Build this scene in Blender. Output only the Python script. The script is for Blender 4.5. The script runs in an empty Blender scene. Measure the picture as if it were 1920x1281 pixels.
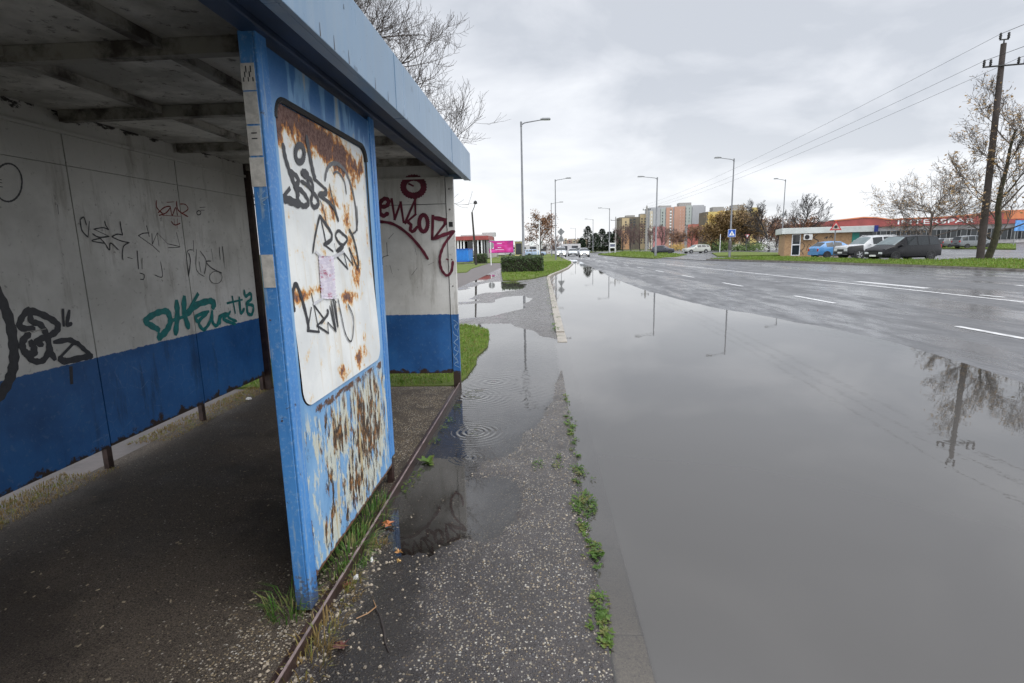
import bpy, bmesh, math, random
from mathutils import Vector, Matrix, noise as mnoise
R_ = math.radians
scn = bpy.context.scene
COL = scn.collection

# ------------------------------------------------------------------ camera
F_PX, CX, CY, EYE = 989.4, 960.0, 640.5, 1.6
def cam_axes(pitch, roll, yaw):
    cp, sp, cr, sr, cy, sy = math.cos(pitch), math.sin(pitch), math.cos(roll), math.sin(roll), math.cos(yaw), math.sin(yaw)
    Rz = Matrix(((cy, -sy, 0), (sy, cy, 0), (0, 0, 1)))
    B = Matrix(((1, 0, 0), (0, 0, -1), (0, 1, 0)))
    Rx = Matrix(((1, 0, 0), (0, cp, -sp), (0, sp, cp)))
    Rr = Matrix(((cr, -sr, 0), (sr, cr, 0), (0, 0, 1)))
    return Rr @ Rx @ B @ Rz
AX = cam_axes(R_(9.93), R_(-1.298), R_(-3.40))
AXT = AX.transposed()
cd = bpy.data.cameras.new('camera'); cam = bpy.data.objects.new('camera', cd); COL.objects.link(cam)
r0, r1, r2 = AX[0], AX[1], AX[2]
cam.matrix_world = Matrix(((r0[0], -r1[0], -r2[0], 0), (r0[1], -r1[1], -r2[1], 0), (r0[2], -r1[2], -r2[2], EYE), (0, 0, 0, 1)))
cd.sensor_width = 36; cd.lens = F_PX / 1920 * 36; cd.clip_end = 6000; cd.clip_start = 0.05
scn.camera = cam
def ray(x, y): return AXT @ Vector(((x - CX) / F_PX, (y - CY) / F_PX, 1))
def pz(x, y, z=0.0):
    v = ray(x, y); t = (z - EYE) / v.z; return Vector((v.x * t, v.y * t, z))
def pX(x, y, X):
    v = ray(x, y); t = X / v.x; return Vector((X, v.y * t, EYE + v.z * t))
def pY(x, y, Y):
    v = ray(x, y); t = Y / v.y; return Vector((v.x * t, Y, EYE + v.z * t))

# ------------------------------------------------------------------ helpers: objects
def sm(a, b, x):
    t = max(0.0, min(1.0, (x - a) / (b - a))); return t * t * (3 - 2 * t)
def tag(o, label=None, cat=None, group=None, kind=None):
    if label: o['label'] = label
    if cat: o['category'] = cat
    if group: o['group'] = group
    if kind: o['kind'] = kind
    return o
def empty(name, loc, rz=0.0):
    o = bpy.data.objects.new(name, None); COL.objects.link(o)
    o.location = loc; o.rotation_euler = (0, 0, rz); o.empty_display_size = 0.2
    return o
class MB:
    def __init__(s): s.v = []; s.f = []; s.m = []
    def add(s, vs, fs, mi=0):
        b = len(s.v); s.v += [tuple(p) for p in vs]
        s.f += [tuple(b + i for i in f) for f in fs]; s.m += [mi] * len(fs)
    def box(s, x0, x1, y0, y1, z0, z1, mi=0):
        s.add([(x0, y0, z0), (x1, y0, z0), (x1, y1, z0), (x0, y1, z0), (x0, y0, z1), (x1, y0, z1), (x1, y1, z1), (x0, y1, z1)],
              [(0, 3, 2, 1), (4, 5, 6, 7), (0, 1, 5, 4), (1, 2, 6, 5), (2, 3, 7, 6), (3, 0, 4, 7)], mi)
    def tube(s, pts, rad, n=8, mi=0, cap=True):
        pts = [Vector(p) for p in pts]; k = len(pts)
        if not hasattr(rad, '__len__'): rad = [rad] * k
        b = len(s.v); up = None
        for i, p in enumerate(pts):
            d = (pts[min(i + 1, k - 1)] - pts[max(i - 1, 0)]).normalized()
            if up is None:
                up = d.orthogonal().normalized()
            else:
                up = (up - d * up.dot(d));  up = up.normalized() if up.length > 1e-6 else d.orthogonal().normalized()
            w = d.cross(up)
            for j in range(n):
                a = 2 * math.pi * j / n; s.v.append(tuple(p + (up * math.cos(a) + w * math.sin(a)) * rad[i]))
        for i in range(k - 1):
            for j in range(n):
                j2 = (j + 1) % n
                s.f.append((b + i * n + j, b + i * n + j2, b + (i + 1) * n + j2, b + (i + 1) * n + j)); s.m.append(mi)
        if cap and n > 2:
            s.f.append(tuple(b + j for j in reversed(range(n)))); s.m.append(mi)
            s.f.append(tuple(b + (k - 1) * n + j for j in range(n))); s.m.append(mi)
    def lathe(s, prof, c=(0, 0, 0), n=16, mi=0, axis='z'):
        b = len(s.v)
        for r, z in prof:
            for j in range(n):
                a = 2 * math.pi * j / n; p = (r * math.cos(a), r * math.sin(a), z)
                if axis == 'y': p = (p[0], z, p[1])
                if axis == 'x': p = (z, p[0], p[1])
                s.v.append((c[0] + p[0], c[1] + p[1], c[2] + p[2]))
        for i in range(len(prof) - 1):
            for j in range(n):
                j2 = (j + 1) % n; s.f.append((b + i * n + j, b + i * n + j2, b + (i + 1) * n + j2, b + (i + 1) * n + j)); s.m.append(mi)
        s.f.append(tuple(b + j for j in reversed(range(n)))); s.m.append(mi)
        s.f.append(tuple(b + (len(prof) - 1) * n + j for j in range(n))); s.m.append(mi)
    def prism(s, poly, z0, z1, mi=0):
        n = len(poly); b = len(s.v)
        s.v += [(p[0], p[1], z0) for p in poly] + [(p[0], p[1], z1) for p in poly]
        s.f.append(tuple(b + i for i in reversed(range(n)))); s.f.append(tuple(b + n + i for i in range(n))); s.m += [mi, mi]
        for i in range(n):
            j = (i + 1) % n; s.f.append((b + i, b + j, b + n + j, b + n + i)); s.m.append(mi)
    def build(s, name, mats, parent=None, smooth=None, bevel=0):
        me = bpy.data.meshes.new(name); me.from_pydata(s.v, [], s.f)
        mats = mats if isinstance(mats, (list, tuple)) else [mats]
        for m in mats: me.materials.append(m)
        if len(mats) > 1: me.polygons.foreach_set('material_index', s.m)
        if smooth is not None:
            me.polygons.foreach_set('use_smooth', [True] * len(me.polygons))
            if smooth < 180: me.set_sharp_from_angle(angle=R_(smooth))
        me.update()
        o = bpy.data.objects.new(name, me); COL.objects.link(o)
        if parent: o.parent = parent
        if bevel:
            md = o.modifiers.new('bevel', 'BEVEL'); md.width = bevel; md.segments = 2; md.limit_method = 'ANGLE'
        return o
def copy_tree(o, parent=None):
    c = o.copy(); COL.objects.link(c)
    if parent: c.parent = parent
    for ch in list(o.children): copy_tree(ch, c)
    return c
def box_obj(name, b, mat, parent=None, bevel=0):
    m = MB(); m.box(*b); return m.build(name, mat, parent, bevel=bevel)

# ------------------------------------------------------------------ helpers: materials
class NT:
    def __init__(s, name):
        s.mat = bpy.data.materials.new(name); s.mat.use_nodes = True; s.t = s.mat.node_tree; s.t.nodes.clear()
        s.out = s.t.nodes.new('ShaderNodeOutputMaterial')
    def n(s, typ, out=0, ins=None, **props):
        nd = s.t.nodes.new('ShaderNode' + typ)
        for k, v in props.items(): setattr(nd, k, v)
        for k, v in (ins or {}).items(): s.put(nd.inputs[k], v)
        return nd.outputs[out] if out is not None else nd
    def put(s, sock, v):
        if isinstance(v, bpy.types.NodeSocket): s.t.links.new(v, sock)
        elif v is not None:
            if hasattr(v, '__len__') and len(v) == 3 and sock.type == 'RGBA': v = (*v, 1)
            sock.default_value = v
    def obj(s): return s.n('TexCoord', 'Object')
    def geo(s): return s.n('NewGeometry', 'Position')
    def noise(s, vec, scale, detail=4, rough=.6, out=0): return s.n('TexNoise', out, {'Vector': vec, 'Scale': scale, 'Detail': detail, 'Roughness': rough})
    def scl(s, vec, x, y, z): return s.n('VectorMath', 0, {0: vec, 1: (x, y, z)}, operation='MULTIPLY')
    def math(s, op, a, b=None, c=None, clamp=False):
        ins = {0: a}
        if b is not None: ins[1] = b
        if c is not None: ins[2] = c
        return s.n('Math', 0, ins, operation=op, use_clamp=clamp)
    def step(s, v, a, b):
        return s.n('MapRange', 0, {'Value': v, 'From Min': a, 'From Max': b, 'To Min': 0.0, 'To Max': 1.0}, interpolation_type='SMOOTHSTEP')
    def lin(s, v, a, b, c, d): return s.n('MapRange', 0, {'Value': v, 'From Min': a, 'From Max': b, 'To Min': c, 'To Max': d})
    def mix(s, f, a, b):
        nd = s.n('Mix', None, data_type='RGBA')
        s.put(nd.inputs[0], f); s.put(nd.inputs[6], a); s.put(nd.inputs[7], b); return nd.outputs[2]
    def ramp(s, f, stops, interp='LINEAR'):
        nd = s.n('ValToRGB', None, {0: f}); cr = nd.color_ramp; cr.interpolation = interp
        while len(cr.elements) < len(stops): cr.elements.new(0.5)
        for e, (p, c) in zip(cr.elements, stops): e.position = p; e.color = (*c, 1)
        return nd.outputs[0]
    def sep(s, v): return s.n('SeparateXYZ', None, {0: v}).outputs
    def attr(s, name): return s.n('Attribute', 'Fac', attribute_name=name)
    def bump(s, h, dist=.005, strength=1.0): return s.n('Bump', 0, {'Height': h, 'Distance': dist, 'Strength': strength})
    def done(s, col, rough=.6, bump=None, metal=0.0, spec=.5, emis=None, est=0.0, coat=0.0):
        p = s.n('BsdfPrincipled', None, {'Base Color': col, 'Roughness': rough, 'Metallic': metal, 'Specular IOR Level': spec})
        if bump is not None: s.put(p.inputs['Normal'], bump)
        if coat: p.inputs['Coat Weight'].default_value = coat; p.inputs['Coat Roughness'].default_value = .08
        if emis: s.put(p.inputs['Emission Color'], emis); p.inputs['Emission Strength'].default_value = est
        s.t.links.new(p.outputs[0], s.out.inputs[0]); return s.mat
def plain(name, col, rough=.6, metal=0.0, var=.15, scale=6.0, spec=.5, coat=0.0, bump=0.0):
    t = NT(name); g = t.obj(); n = t.noise(g, scale, 5, .65)
    lo = tuple(c * (1 - var) for c in col); hi = tuple(min(1, c * (1 + var)) for c in col)
    c = t.mix(t.step(n, .3, .7), lo, hi)
    b = t.bump(t.noise(g, scale * 6, 3), bump) if bump else None
    return t.done(c, t.lin(n, .3, .7, max(.02, rough - .08), rough + .08), b, metal, spec, coat=coat)
def emit(name, col, st):
    t = NT(name); return t.done(col, .2, emis=col, est=st)

# ------------------------------------------------------------------ world, sun, render settings
w = bpy.data.worlds.new('World'); scn.world = w; w.use_nodes = True
nt = w.node_tree; nt.nodes.clear()
def wn(typ, ins=None, **p):
    nd = nt.nodes.new('ShaderNode' + typ)
    for k, v in p.items(): setattr(nd, k, v)
    for k, v in (ins or {}).items():
        if isinstance(v, bpy.types.NodeSocket): nt.links.new(v, nd.inputs[k])
        else: nd.inputs[k].default_value = v
    return nd
SUN_EL, SUN_AZ = 52.0, 128.0      # azimuth measured clockwise from +Y
tc = wn('TexCoord').outputs['Generated']
sx = wn('SeparateXYZ', {0: tc}).outputs
zc = wn('Math', {0: sx[2], 1: 0.0}, operation='MAXIMUM').outputs[0]
den = wn('Math', {0: zc, 1: .22}, operation='ADD').outputs[0]
dx = wn('Math', {0: sx[0], 1: den}, operation='DIVIDE').outputs[0]
dy = wn('Math', {0: sx[1], 1: den}, operation='DIVIDE').outputs[0]
cv = wn('CombineXYZ', {0: dx, 1: dy, 2: 3.7}).outputs[0]
n1 = wn('TexNoise', {'Vector': cv, 'Scale': 1.5, 'Detail': 7.0, 'Roughness': .52, 'Distortion': .35}).outputs[0]
n2 = wn('TexNoise', {'Vector': cv, 'Scale': .42, 'Detail': 3.0, 'Roughness': .5}).outputs[0]
nm = wn('Math', {0: n1, 1: .66}, operation='MULTIPLY').outputs[0]
nm = wn('Math', {0: n2, 1: .34, 2: nm}, operation='MULTIPLY_ADD').outputs[0]
cr = wn('ValToRGB', {0: nm})
e = cr.color_ramp.elements
e[0].position = .42; e[0].color = (.475, .50, .545, 1); e[1].position = .60; e[1].color = (.73, .745, .775, 1)
em = e.new(.5); em.color = (.59, .61, .65, 1)
# paler towards the horizon, above all down the road; brighter cloud overhead and behind
hz = wn('MapRange', {'Value': zc, 'From Min': 0.0, 'From Max': .28, 'To Min': 1.0, 'To Max': 0.0}, interpolation_type='SMOOTHSTEP').outputs[0]
lf = wn('MapRange', {'Value': sx[0], 'From Min': .65, 'From Max': -.20, 'To Min': .12, 'To Max': .95}).outputs[0]
hf = wn('Math', {0: hz, 1: lf}, operation='MULTIPLY').outputs[0]
mx = wn('Mix', data_type='RGBA'); nt.links.new(hf, mx.inputs[0]); nt.links.new(cr.outputs[0], mx.inputs[6]); mx.inputs[7].default_value = (.83, .835, .845, 1)
up = wn('MapRange', {'Value': zc, 'From Min': .55, 'From Max': .95, 'To Min': 1.0, 'To Max': 2.7}, interpolation_type='SMOOTHSTEP').outputs[0]
bk = wn('MapRange', {'Value': sx[1], 'From Min': .35, 'From Max': -.5, 'To Min': 1.0, 'To Max': 1.8}, interpolation_type='SMOOTHSTEP').outputs[0]
bs = wn('Math', {0: up, 1: bk}, operation='MULTIPLY').outputs[0]
bg1 = wn('Background', {'Color': mx.outputs[2], 'Strength': bs})
sky = wn('TexSky', sky_type='NISHITA', sun_disc=False, sun_elevation=R_(SUN_EL), sun_rotation=R_(SUN_AZ))
bg2 = wn('Background', {'Color': sky.outputs[0], 'Strength': .1})
ms = wn('MixShader', {0: .07}); nt.links.new(bg1.outputs[0], ms.inputs[1]); nt.links.new(bg2.outputs[0], ms.inputs[2])
wo = wn('OutputWorld'); nt.links.new(ms.outputs[0], wo.inputs[0])
sd = bpy.data.lights.new('sun', 'SUN'); so = bpy.data.objects.new('sun', sd); COL.objects.link(so)
sd.energy = 1.3; sd.angle = R_(50); sd.color = (1, .97, .92)
a = R_(SUN_AZ); el = R_(SUN_EL)
so.rotation_euler = (-Vector((math.sin(a) * math.cos(el), math.cos(a) * math.cos(el), math.sin(el)))).to_track_quat('-Z', 'Y').to_euler()
scn.view_settings.view_transform = 'Standard'; scn.view_settings.look = 'None'
scn.view_settings.exposure = 0.48; scn.view_settings.gamma = 1.0
scn.render.engine = 'CYCLES'
scn.cycles.use_denoising = True
scn.cycles.max_bounces = 8; scn.cycles.diffuse_bounces = 4; scn.cycles.transparent_max_bounces = 16
scn.cycles.sample_clamp_indirect = 6

# ------------------------------------------------------------------ heights of the ground
SHORE = [(-20, 5.0), (5.8, 5.19), (6.9, 5.3), (8.6, 5.43), (10.8, 5.15), (13, 4.5), (14.9, 4.05), (16.2, 3.9), (19.3, 3.75), (23, 3.65), (27.7, 3.6), (38, 3.8), (48, 3.95), (60, 4.3), (75, 4.6), (85, 3.0), (500, 3.0)]
BAY = [(-20, .42), (29.3, .42), (31, .55), (32.6, .75), (36.3, 1.30), (42.7, 2.15), (53.7, 3.15), (62, 3.5), (77, 3.4), (500, 3.2)]
RKERB = [(-20, 20.2), (15, 20.1), (23.1, 19.9), (29.8, 19.5), (38.5, 18.1), (49.8, 15.3), (60, 14.4), (100, 13.4), (500, 12.2)]
def lut(tab, y):
    if y <= tab[0][0]: return tab[0][1]
    for (a, p), (b, q) in zip(tab, tab[1:]):
        if y <= b: return p + (q - p) * (y - a) / (b - a)
    return tab[-1][1]
def road_z(x, y):
    xs = lut(SHORE, y); d = x - xs
    if d > 0: return .0125 * d
    return max(-.13, .028 * d) - .002 if d > -4.6 else -.13
def nz(x, y, s, k=0): return mnoise.noise(Vector((x * s, y * s, 7.3 + k)))
NEAR = [(-1.1, 3.1), (-.75, 3.55), (-.58, 3.8), (-.29, 3.87), (-.09, 4.47), (.10, 5.6), (.14, 5.95), (.2, 6.6), (.3, 6.9)]
FAR = [(-3.6, 11.6), (-1.2, 11.3), (-.68, 11.45), (-.35, 10.4), (-.08, 9.8), (.25, 9.2), (.4, 9.1)]
def pave_z(x, y):
    d1 = min(y - lut(NEAR, x), (lut(FAR, x) - y) * .9)
    if x < -.98 and y > 6.2: d1 = min(d1, (x + 1.75 - .35 * nz(x, y, .9)) if y > 10 else .5 - 2.2 * (-.98 - x))
    g = .0085 - .019 * sm(-.5, .55, d1 + .25 * nz(x, y, 1.7))
    for cx, cy, rx, ry, dp in ((-.33, 3.12, .19, .42, .0125), (-.72, 3.10, .28, .62, .0125), (-1.6, 14.6, .95, 1.5, .022), (-2.4, 12.9, 1.0, .6, .020), (-.9, 16.8, .5, 1.3, .019), (-1.9, 23.2, 1.05, 3.0, .026), (-2.9, 19.5, .6, 2.0, .020), (-3.4, 30.5, .5, 3.6, .022), (-3.3, 16.9, 1.2, .5, .02)):
        q = ((x - cx) / rx) ** 2 + ((y - cy) / ry) ** 2
        if q < 4: g -= dp * (1 - sm(.35, 2.0, q + .5 * nz(x, y, 1.6 if y > 8 else 4.0, cx)))
    g += .004 * nz(x, y, .8, 3) + (.0036 * nz(x, y, 9, 5) + .0042 * nz(x, y, 34, 6) if y < 9 else .003 * nz(x, y, 2.2, 9))
    if y > 9: g += .004 * sm(9, 12, y) - .003
    if y > 33: g += .0015 * (y - 33)
    return g
def axis(*segs):
    out = []
    for a, b, st in segs:
        n = max(1, round((b - a) / st)); out += [a + (b - a) * i / n for i in range(n)]
    return out + [segs[-1][1]]
def grid(name, xs, ys, zf, mat, keep=None, attrs=None, warp=None):
    vs, idx, fs = [], {}, []
    for j, y in enumerate(ys):
        for i, x in enumerate(xs):
            X = warp(x, y) if warp else x
            idx[i, j] = len(vs); vs.append((X, y, zf(X, y)))
    for j in range(len(ys) - 1):
        for i in range(len(xs) - 1):
            if keep:
                X = (xs[i] + xs[i + 1]) / 2; Y = (ys[j] + ys[j + 1]) / 2
                if not keep(X, Y): continue
            fs.append((idx[i, j], idx[i + 1, j], idx[i + 1, j + 1], idx[i, j + 1]))
    me = bpy.data.meshes.new(name); me.from_pydata(vs, [], fs); me.materials.append(mat)
    me.polygons.foreach_set('use_smooth', [True] * len(me.polygons))
    for an, fn in (attrs or {}).items():
        at = me.attributes.new(an, 'FLOAT', 'POINT'); at.data.foreach_set('value', [fn(v[0], v[1]) for v in vs])
    o = bpy.data.objects.new(name, me); COL.objects.link(o); return o

# ------------------------------------------------------------------ ground materials
def pebble_mat(name, dark, stones, share, scale, fade=None, rough=(.16, .5), film=None, tint=None):
    t = NT(name); g = t.geo()
    gd = t.n('VectorMath', 0, {0: g, 1: t.n('VectorMath', 0, {0: t.noise(g, 95, 2, .6, out=1), 1: (.011, .011, .0)}, operation='MULTIPLY')}, operation='ADD')
    v = t.n('TexVoronoi', None, {'Vector': gd, 'Scale': scale, 'Randomness': 1.0}, feature='F1', voronoi_dimensions='2D')
    rnd = t.sep(v.outputs['Color'])
    big = t.noise(g, 1.3, 5, .6); fine = t.noise(g, 260, 2, .5)
    dk = t.mix(t.step(big, .35, .7), tuple(c * .7 for c in dark), tuple(c * 1.35 for c in dark))
    dk = t.mix(t.lin(fine, .35, .7, 0, .55), dk, tuple(c * 2.2 for c in dark))
    st = t.ramp(rnd[0], stones, 'CONSTANT')
    st = t.mix(t.lin(fine, .3, .7, .0, .35), st, (.03, .028, .025))
    size = t.lin(rnd[2], 0, 1, .16, .52)
    edge = t.math('SUBTRACT', size, v.outputs['Distance'])
    m = t.step(edge, .0, .09)
    pick = t.step(t.math('ADD', rnd[1], t.lin(big, .3, .7, -.12, .12)), 1 - share - .03, 1 - share + .03)
    m = t.math('MULTIPLY', m, pick)
    gx, gy, gz_ = t.sep(g); wob = t.noise(g, 2.4, 5, .65)
    silt = t.math('SUBTRACT', 1.0, t.step(t.math('ADD', gx, t.lin(wob, .3, .7, -.16, .16)), -.66, -.50)); silt = t.math('MULTIPLY', silt, t.step(t.math('ADD', gx, t.lin(wob, .3, .7, -.05, .05)), -.90, -.82)); silt = t.math('MULTIPLY', silt, t.math('SUBTRACT', 1.0, t.step(gy, 8.0, 9.0)))
    m = t.math('MULTIPLY', m, t.lin(silt, 0, 1, 1.0, .16)); dk = t.mix(silt, dk, (.022, .018, .016))
    m = t.math('MULTIPLY', m, t.lin(t.step(t.noise(g, 6.5, 4, .65), .36, .58), 0, 1, .45, 1.0))
    if fade is not None:
        y = t.sep(g)[1]; m = t.math('MULTIPLY', m, t.lin(y, fade[0], fade[1], 1.0, .12))
    c = t.mix(m, dk, st)
    if tint is not None:    # a paler worn asphalt farther up the path
        y = t.sep(g)[1]; c = t.mix(t.math('MULTIPLY', t.step(y, tint[0], tint[1]), .75), c, t.mix(t.noise(g, 9, 5, .7), tuple(q * .75 for q in tint[2]), tuple(q * 1.25 for q in tint[2])))
    h = t.math('ADD', t.math('MULTIPLY', t.step(edge, -.02, .2), .9), t.math('MULTIPLY', fine, .5))
    ro = t.mix(silt, t.lin(t.noise(g, 3.1, 4, .6), .35, .65, rough[0], rough[1]), (.09, .09, .09))
    return t.done(c, ro, t.bump(h, .004, .9))
STN = [(0, (.36, .315, .235)), (.16, (.22, .165, .095)), (.32, (.36, .33, .29)), (.44, (.13, .125, .13)), (.56, (.085, .083, .09)), (.68, (.29, .24, .17)), (.80, (.06, .06, .065)), (.9, (.50, .47, .41))]
M = {}
M['pave'] = pebble_mat('wet_exposed_aggregate', (.033, .028, .0265), STN, .70, 88, fade=(6, 12), tint=(8.5, 12.5, (.115, .108, .107)), rough=(.10, .42))
STF = [(0, (.30, .24, .155)), (.28, (.18, .135, .08)), (.5, (.40, .35, .27)), (.72, (.07, .06, .05)), (.86, (.44, .41, .36))]
def floor_mat():
    t = NT('gritty_dark_floor'); g = t.geo(); x, y, z = t.sep(g)
    v = t.n('TexVoronoi', None, {'Vector': t.n('VectorMath', 0, {0: g, 1: t.n('VectorMath', 0, {0: t.noise(g, 95, 2, .6, out=1), 1: (.010, .010, .0)}, operation='MULTIPLY')}, operation='ADD'), 'Scale': 88.0}, feature='F1', voronoi_dimensions='2D'); rnd = t.sep(v.outputs['Color'])
    big = t.noise(g, 1.6, 5, .6); fine = t.noise(g, 190, 3, .6)
    soil = t.mix(t.step(big, .35, .68), (.026, .020, .016), (.060, .047, .037))
    soil = t.mix(t.lin(fine, .40, .66, 0, .75), soil, (.15, .125, .10)); soil = t.mix(t.step(t.noise(g, 120, 3, .7), .56, .64), soil, (.010, .008, .007))
    st = t.ramp(rnd[0], STF, 'CONSTANT')
    # the grit is swept towards the open front, the back of the floor is bare and dark
    dens = t.math('MULTIPLY', t.step(x, -2.3, -1.2), t.step(t.math('ADD', y, t.math('MULTIPLY', big, 1.2)), 3.2, 4.6))
    dens = t.math('MAXIMUM', dens, t.math('MULTIPLY', t.math('SUBTRACT', 1.0, t.step(y, 1.8, 2.6)), t.step(x, -1.75, -1.15)))
    dens = t.lin(t.math('MULTIPLY', dens, t.step(t.noise(g, 5, 3), .32, .55)), 0, 1, .06, .92)
    pick = t.step(t.math('ADD', rnd[1], dens), .97, 1.03)
    edge = t.math('SUBTRACT', t.lin(rnd[2], 0, 1, .15, .5), v.outputs['Distance'])
    m = t.math('MULTIPLY', t.step(edge, 0, .08), pick)
    st = t.mix(t.math('MULTIPLY', t.math('SUBTRACT', 1.0, dens), .45), st, (.05, .042, .035)); c = t.mix(m, soil, st); c = t.mix(t.math('MULTIPLY', t.step(t.noise(g, .9, 4, .6), .48, .62), .55), c, (.016, .012, .010))
    h = t.math('ADD', t.step(edge, -.02, .2), t.math('MULTIPLY', fine, .8))
    return t.done(c, t.lin(big, .35, .65, .6, .85), t.bump(h, .004, .9), spec=.22)
M['floor'] = floor_mat()
def road_mat():
    t = NT('wet_asphalt'); g = t.geo(); s = t.scl(g, 1.0, .10, 1.0)
    trk = t.noise(s, .55, 5, .62); fine = t.noise(g, 130, 3, .6); med = t.noise(t.scl(g, 1, .3, 1), 2.6, 5, .65)
    v = t.n('TexVoronoi', None, {'Vector': t.scl(g, 1, .35, 1), 'Scale': .9}, feature='DISTANCE_TO_EDGE')
    c = t.mix(t.step(med, .3, .7), (.058, .058, .061), (.098, .098, .102))
    c = t.mix(t.lin(fine, .45, .75, 0, .6), c, (.16, .16, .165))
    crack = t.math('SUBTRACT', 1.0, t.step(t.math('ADD', v.outputs[0], t.math('MULTIPLY', med, .06)), .028, .045))
    c = t.mix(t.math('MULTIPLY', crack, .35), c, (.015, .015, .016))
    # ruts that hold a film of water: smoother where wet
    wet = t.step(t.math('ADD', t.math('MULTIPLY', trk, .7), t.math('MULTIPLY', med, .3)), .42, .58)
    ro = t.mix(wet, (.58, .58, .58), (.20, .20, .20))
    h = t.math('MULTIPLY', fine, t.lin(wet, 0, 1, 1.0, .12))
    return t.done(c, ro, t.bump(h, .004, .6), spec=.5)
M['road'] = road_mat()
def soil_grass(name, a, b, cc):
    t = NT(name); g = t.geo(); n = t.noise(g, 2.2, 6, .7); f = t.noise(g, 40, 4, .7)
    c = t.mix(t.step(n, .3, .7), a, b); c = t.mix(t.lin(f, .35, .7, 0, .7), c, cc)
    return t.done(c, .85, t.bump(f, .03, 1.0), spec=.2)
M['lawn'] = soil_grass('lawn_turf', (.075, .115, .018), (.120, .165, .028), (.075, .070, .025))
M['field'] = soil_grass('field_turf', (.05, .08, .02), (.09, .10, .03), (.06, .05, .03))
M['path'] = plain('worn_path', (.085, .072, .068), .6, var=.35, scale=3, bump=.004)
def water_mat():
    t = NT('murky_water'); g = t.geo(); x, y, z = t.sep(g)
    dep = t.attr('depth')
    op = t.math('SUBTRACT', 1.0, t.n('Math', 0, {0: 2.71828, 1: t.math('MULTIPLY', dep, -75.0)}, operation='POWER'))
    h = t.math('ADD', t.math('MULTIPLY', t.noise(t.scl(g, 1, .6, 1), 3.0, 3, .5), .12), t.math('MULTIPLY', t.noise(t.scl(g, 1, .7, 1), 13.0, 2, .5), .035))
    for cx, cy, amp, k, dec in RIPPLES:
        d = t.n('VectorMath', 'Value', {0: t.scl(g, 1, 1, 0), 1: (cx, cy, 0)}, operation='DISTANCE')
        win = t.n('Math', 0, {0: 2.71828, 1: t.math('MULTIPLY', d, -dec)}, operation='POWER')
        h = t.math('ADD', h, t.math('MULTIPLY', t.math('MULTIPLY', t.math('SINE', t.math('MULTIPLY', t.math('ADD', d, t.math('MULTIPLY', t.noise(g, 9, 2), .02)), k)), t.math('MULTIPLY', win, t.step(t.noise(g, 5.5, 3), .34, .58))), amp))
    bp = t.bump(h, .01, .55)
    murk = t.n('BsdfDiffuse', 0, {'Color': t.mix(t.noise(g, .5, 3), (.064, .060, .056), (.080, .076, .072))})
    clear = t.n('BsdfTransparent', 0, {'Color': (.86, .83, .78, 1)})
    under = t.n('MixShader', 0, {0: op, 1: clear, 2: murk})
    gl = t.n('BsdfGlossy', 0, {'Color': (1, 1, 1, 1), 'Roughness': .015, 'Normal': bp})
    fr = t.n('Fresnel', 0, {'IOR': 1.62, 'Normal': bp})
    t.t.links.new(t.n('MixShader', 0, {0: fr, 1: under, 2: gl}), t.out.inputs[0]); return t.mat
RIPPLES = [(pz(x, y).x, pz(x, y).y, a, k, dc) for x, y, a, k, dc in ((888, 810, 1.0, 120, 8.0), (885, 742, .7, 95, 5.0), (925, 716, .35, 70, 3.0), (880, 858, .4, 150, 14.0))]
M['water'] = water_mat()
M['paint'] = plain('road_paint', (.48, .48, .48), .35, var=.25, scale=9)
t = NT('kerb_concrete'); g = t.geo(); nn = t.noise(g, 5, 5, .7); f = t.noise(g, 120, 3, .6)
c = t.mix(t.step(nn, .3, .7), (.17, .15, .13), (.27, .245, .21)); c = t.mix(t.lin(f, .42, .7, 0, .8), c, (.40, .36, .29)); c = t.mix(t.step(t.noise(g, 85, 3, .7), .58, .66), c, (.09, .08, .07))
c = t.mix(t.step(t.noise(g, 2.1, 5, .7), .57, .66), c, (.055, .065, .02))
M['kerb'] = t.done(c, .45, t.bump(f, .003, .6))
M['rkerb'] = plain('old_kerb', (.16, .145, .13), .6, var=.4, scale=4)

# ------------------------------------------------------------------ ground, road, pavement, water
gm = MB(); gm.add([(-2500, -60, -.3), (2500, -60, -.3), (2500, 4500, -.3), (-2500, 4500, -.3)], [(0, 1, 2, 3)])
tag(gm.build('ground', M['field']), 'flat green brown land reaching the horizon under everything', 'ground', kind='structure')
rx = axis((0, 1, .035))
def road_warp(u, y): a, b = lut(BAY, y), lut(RKERB, y); return a + (b - a) * u
road = grid('road', rx, axis((-6, 12, .5), (12, 60, 1.0), (60, 420, 10)), road_z, M['road'], warp=road_warp)
tag(road, 'wide wet grey asphalt road running away to the horizon', 'road', kind='structure')
px = axis((-3.6, -1.1, .1), (-1.1, .25, .03))
pv = grid('pavement', px, axis((-2, 1.2, .1), (1.2, 6.4, .03), (6.4, 12, .07), (12, 34, .2), (34, 62, 1)), pave_z, M['pave'],
          keep=lambda x, y: (x > -1.0 or y > 6.22) and not (y > 31.5 and x > -2.4))
tag(pv, 'wet pebbly pavement with puddles between shelter and road', 'pavement', kind='structure')
pl = MB(); pl.add([(-9, 10.5, -.012), (-3.55, 10.5, -.012), (-3.55, 62, .03), (-9, 62, .03)], [(0, 1, 2, 3)])
pl.add([(-9, -6, -.012), (-3.40, -6, -.012), (-3.40, 6.4, -.012), (-9, 6.4, -.012)], [(0, 1, 2, 3)]); pl.add([(-9, 6.4, -.012), (-3.75, 6.4, -.012), (-3.75, 10.5, -.012), (-9, 10.5, -.012)], [(0, 1, 2, 3)])
tag(pl.build('path', M['path']), 'grey worn path behind the bus shelter', 'path', kind='structure')
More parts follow.
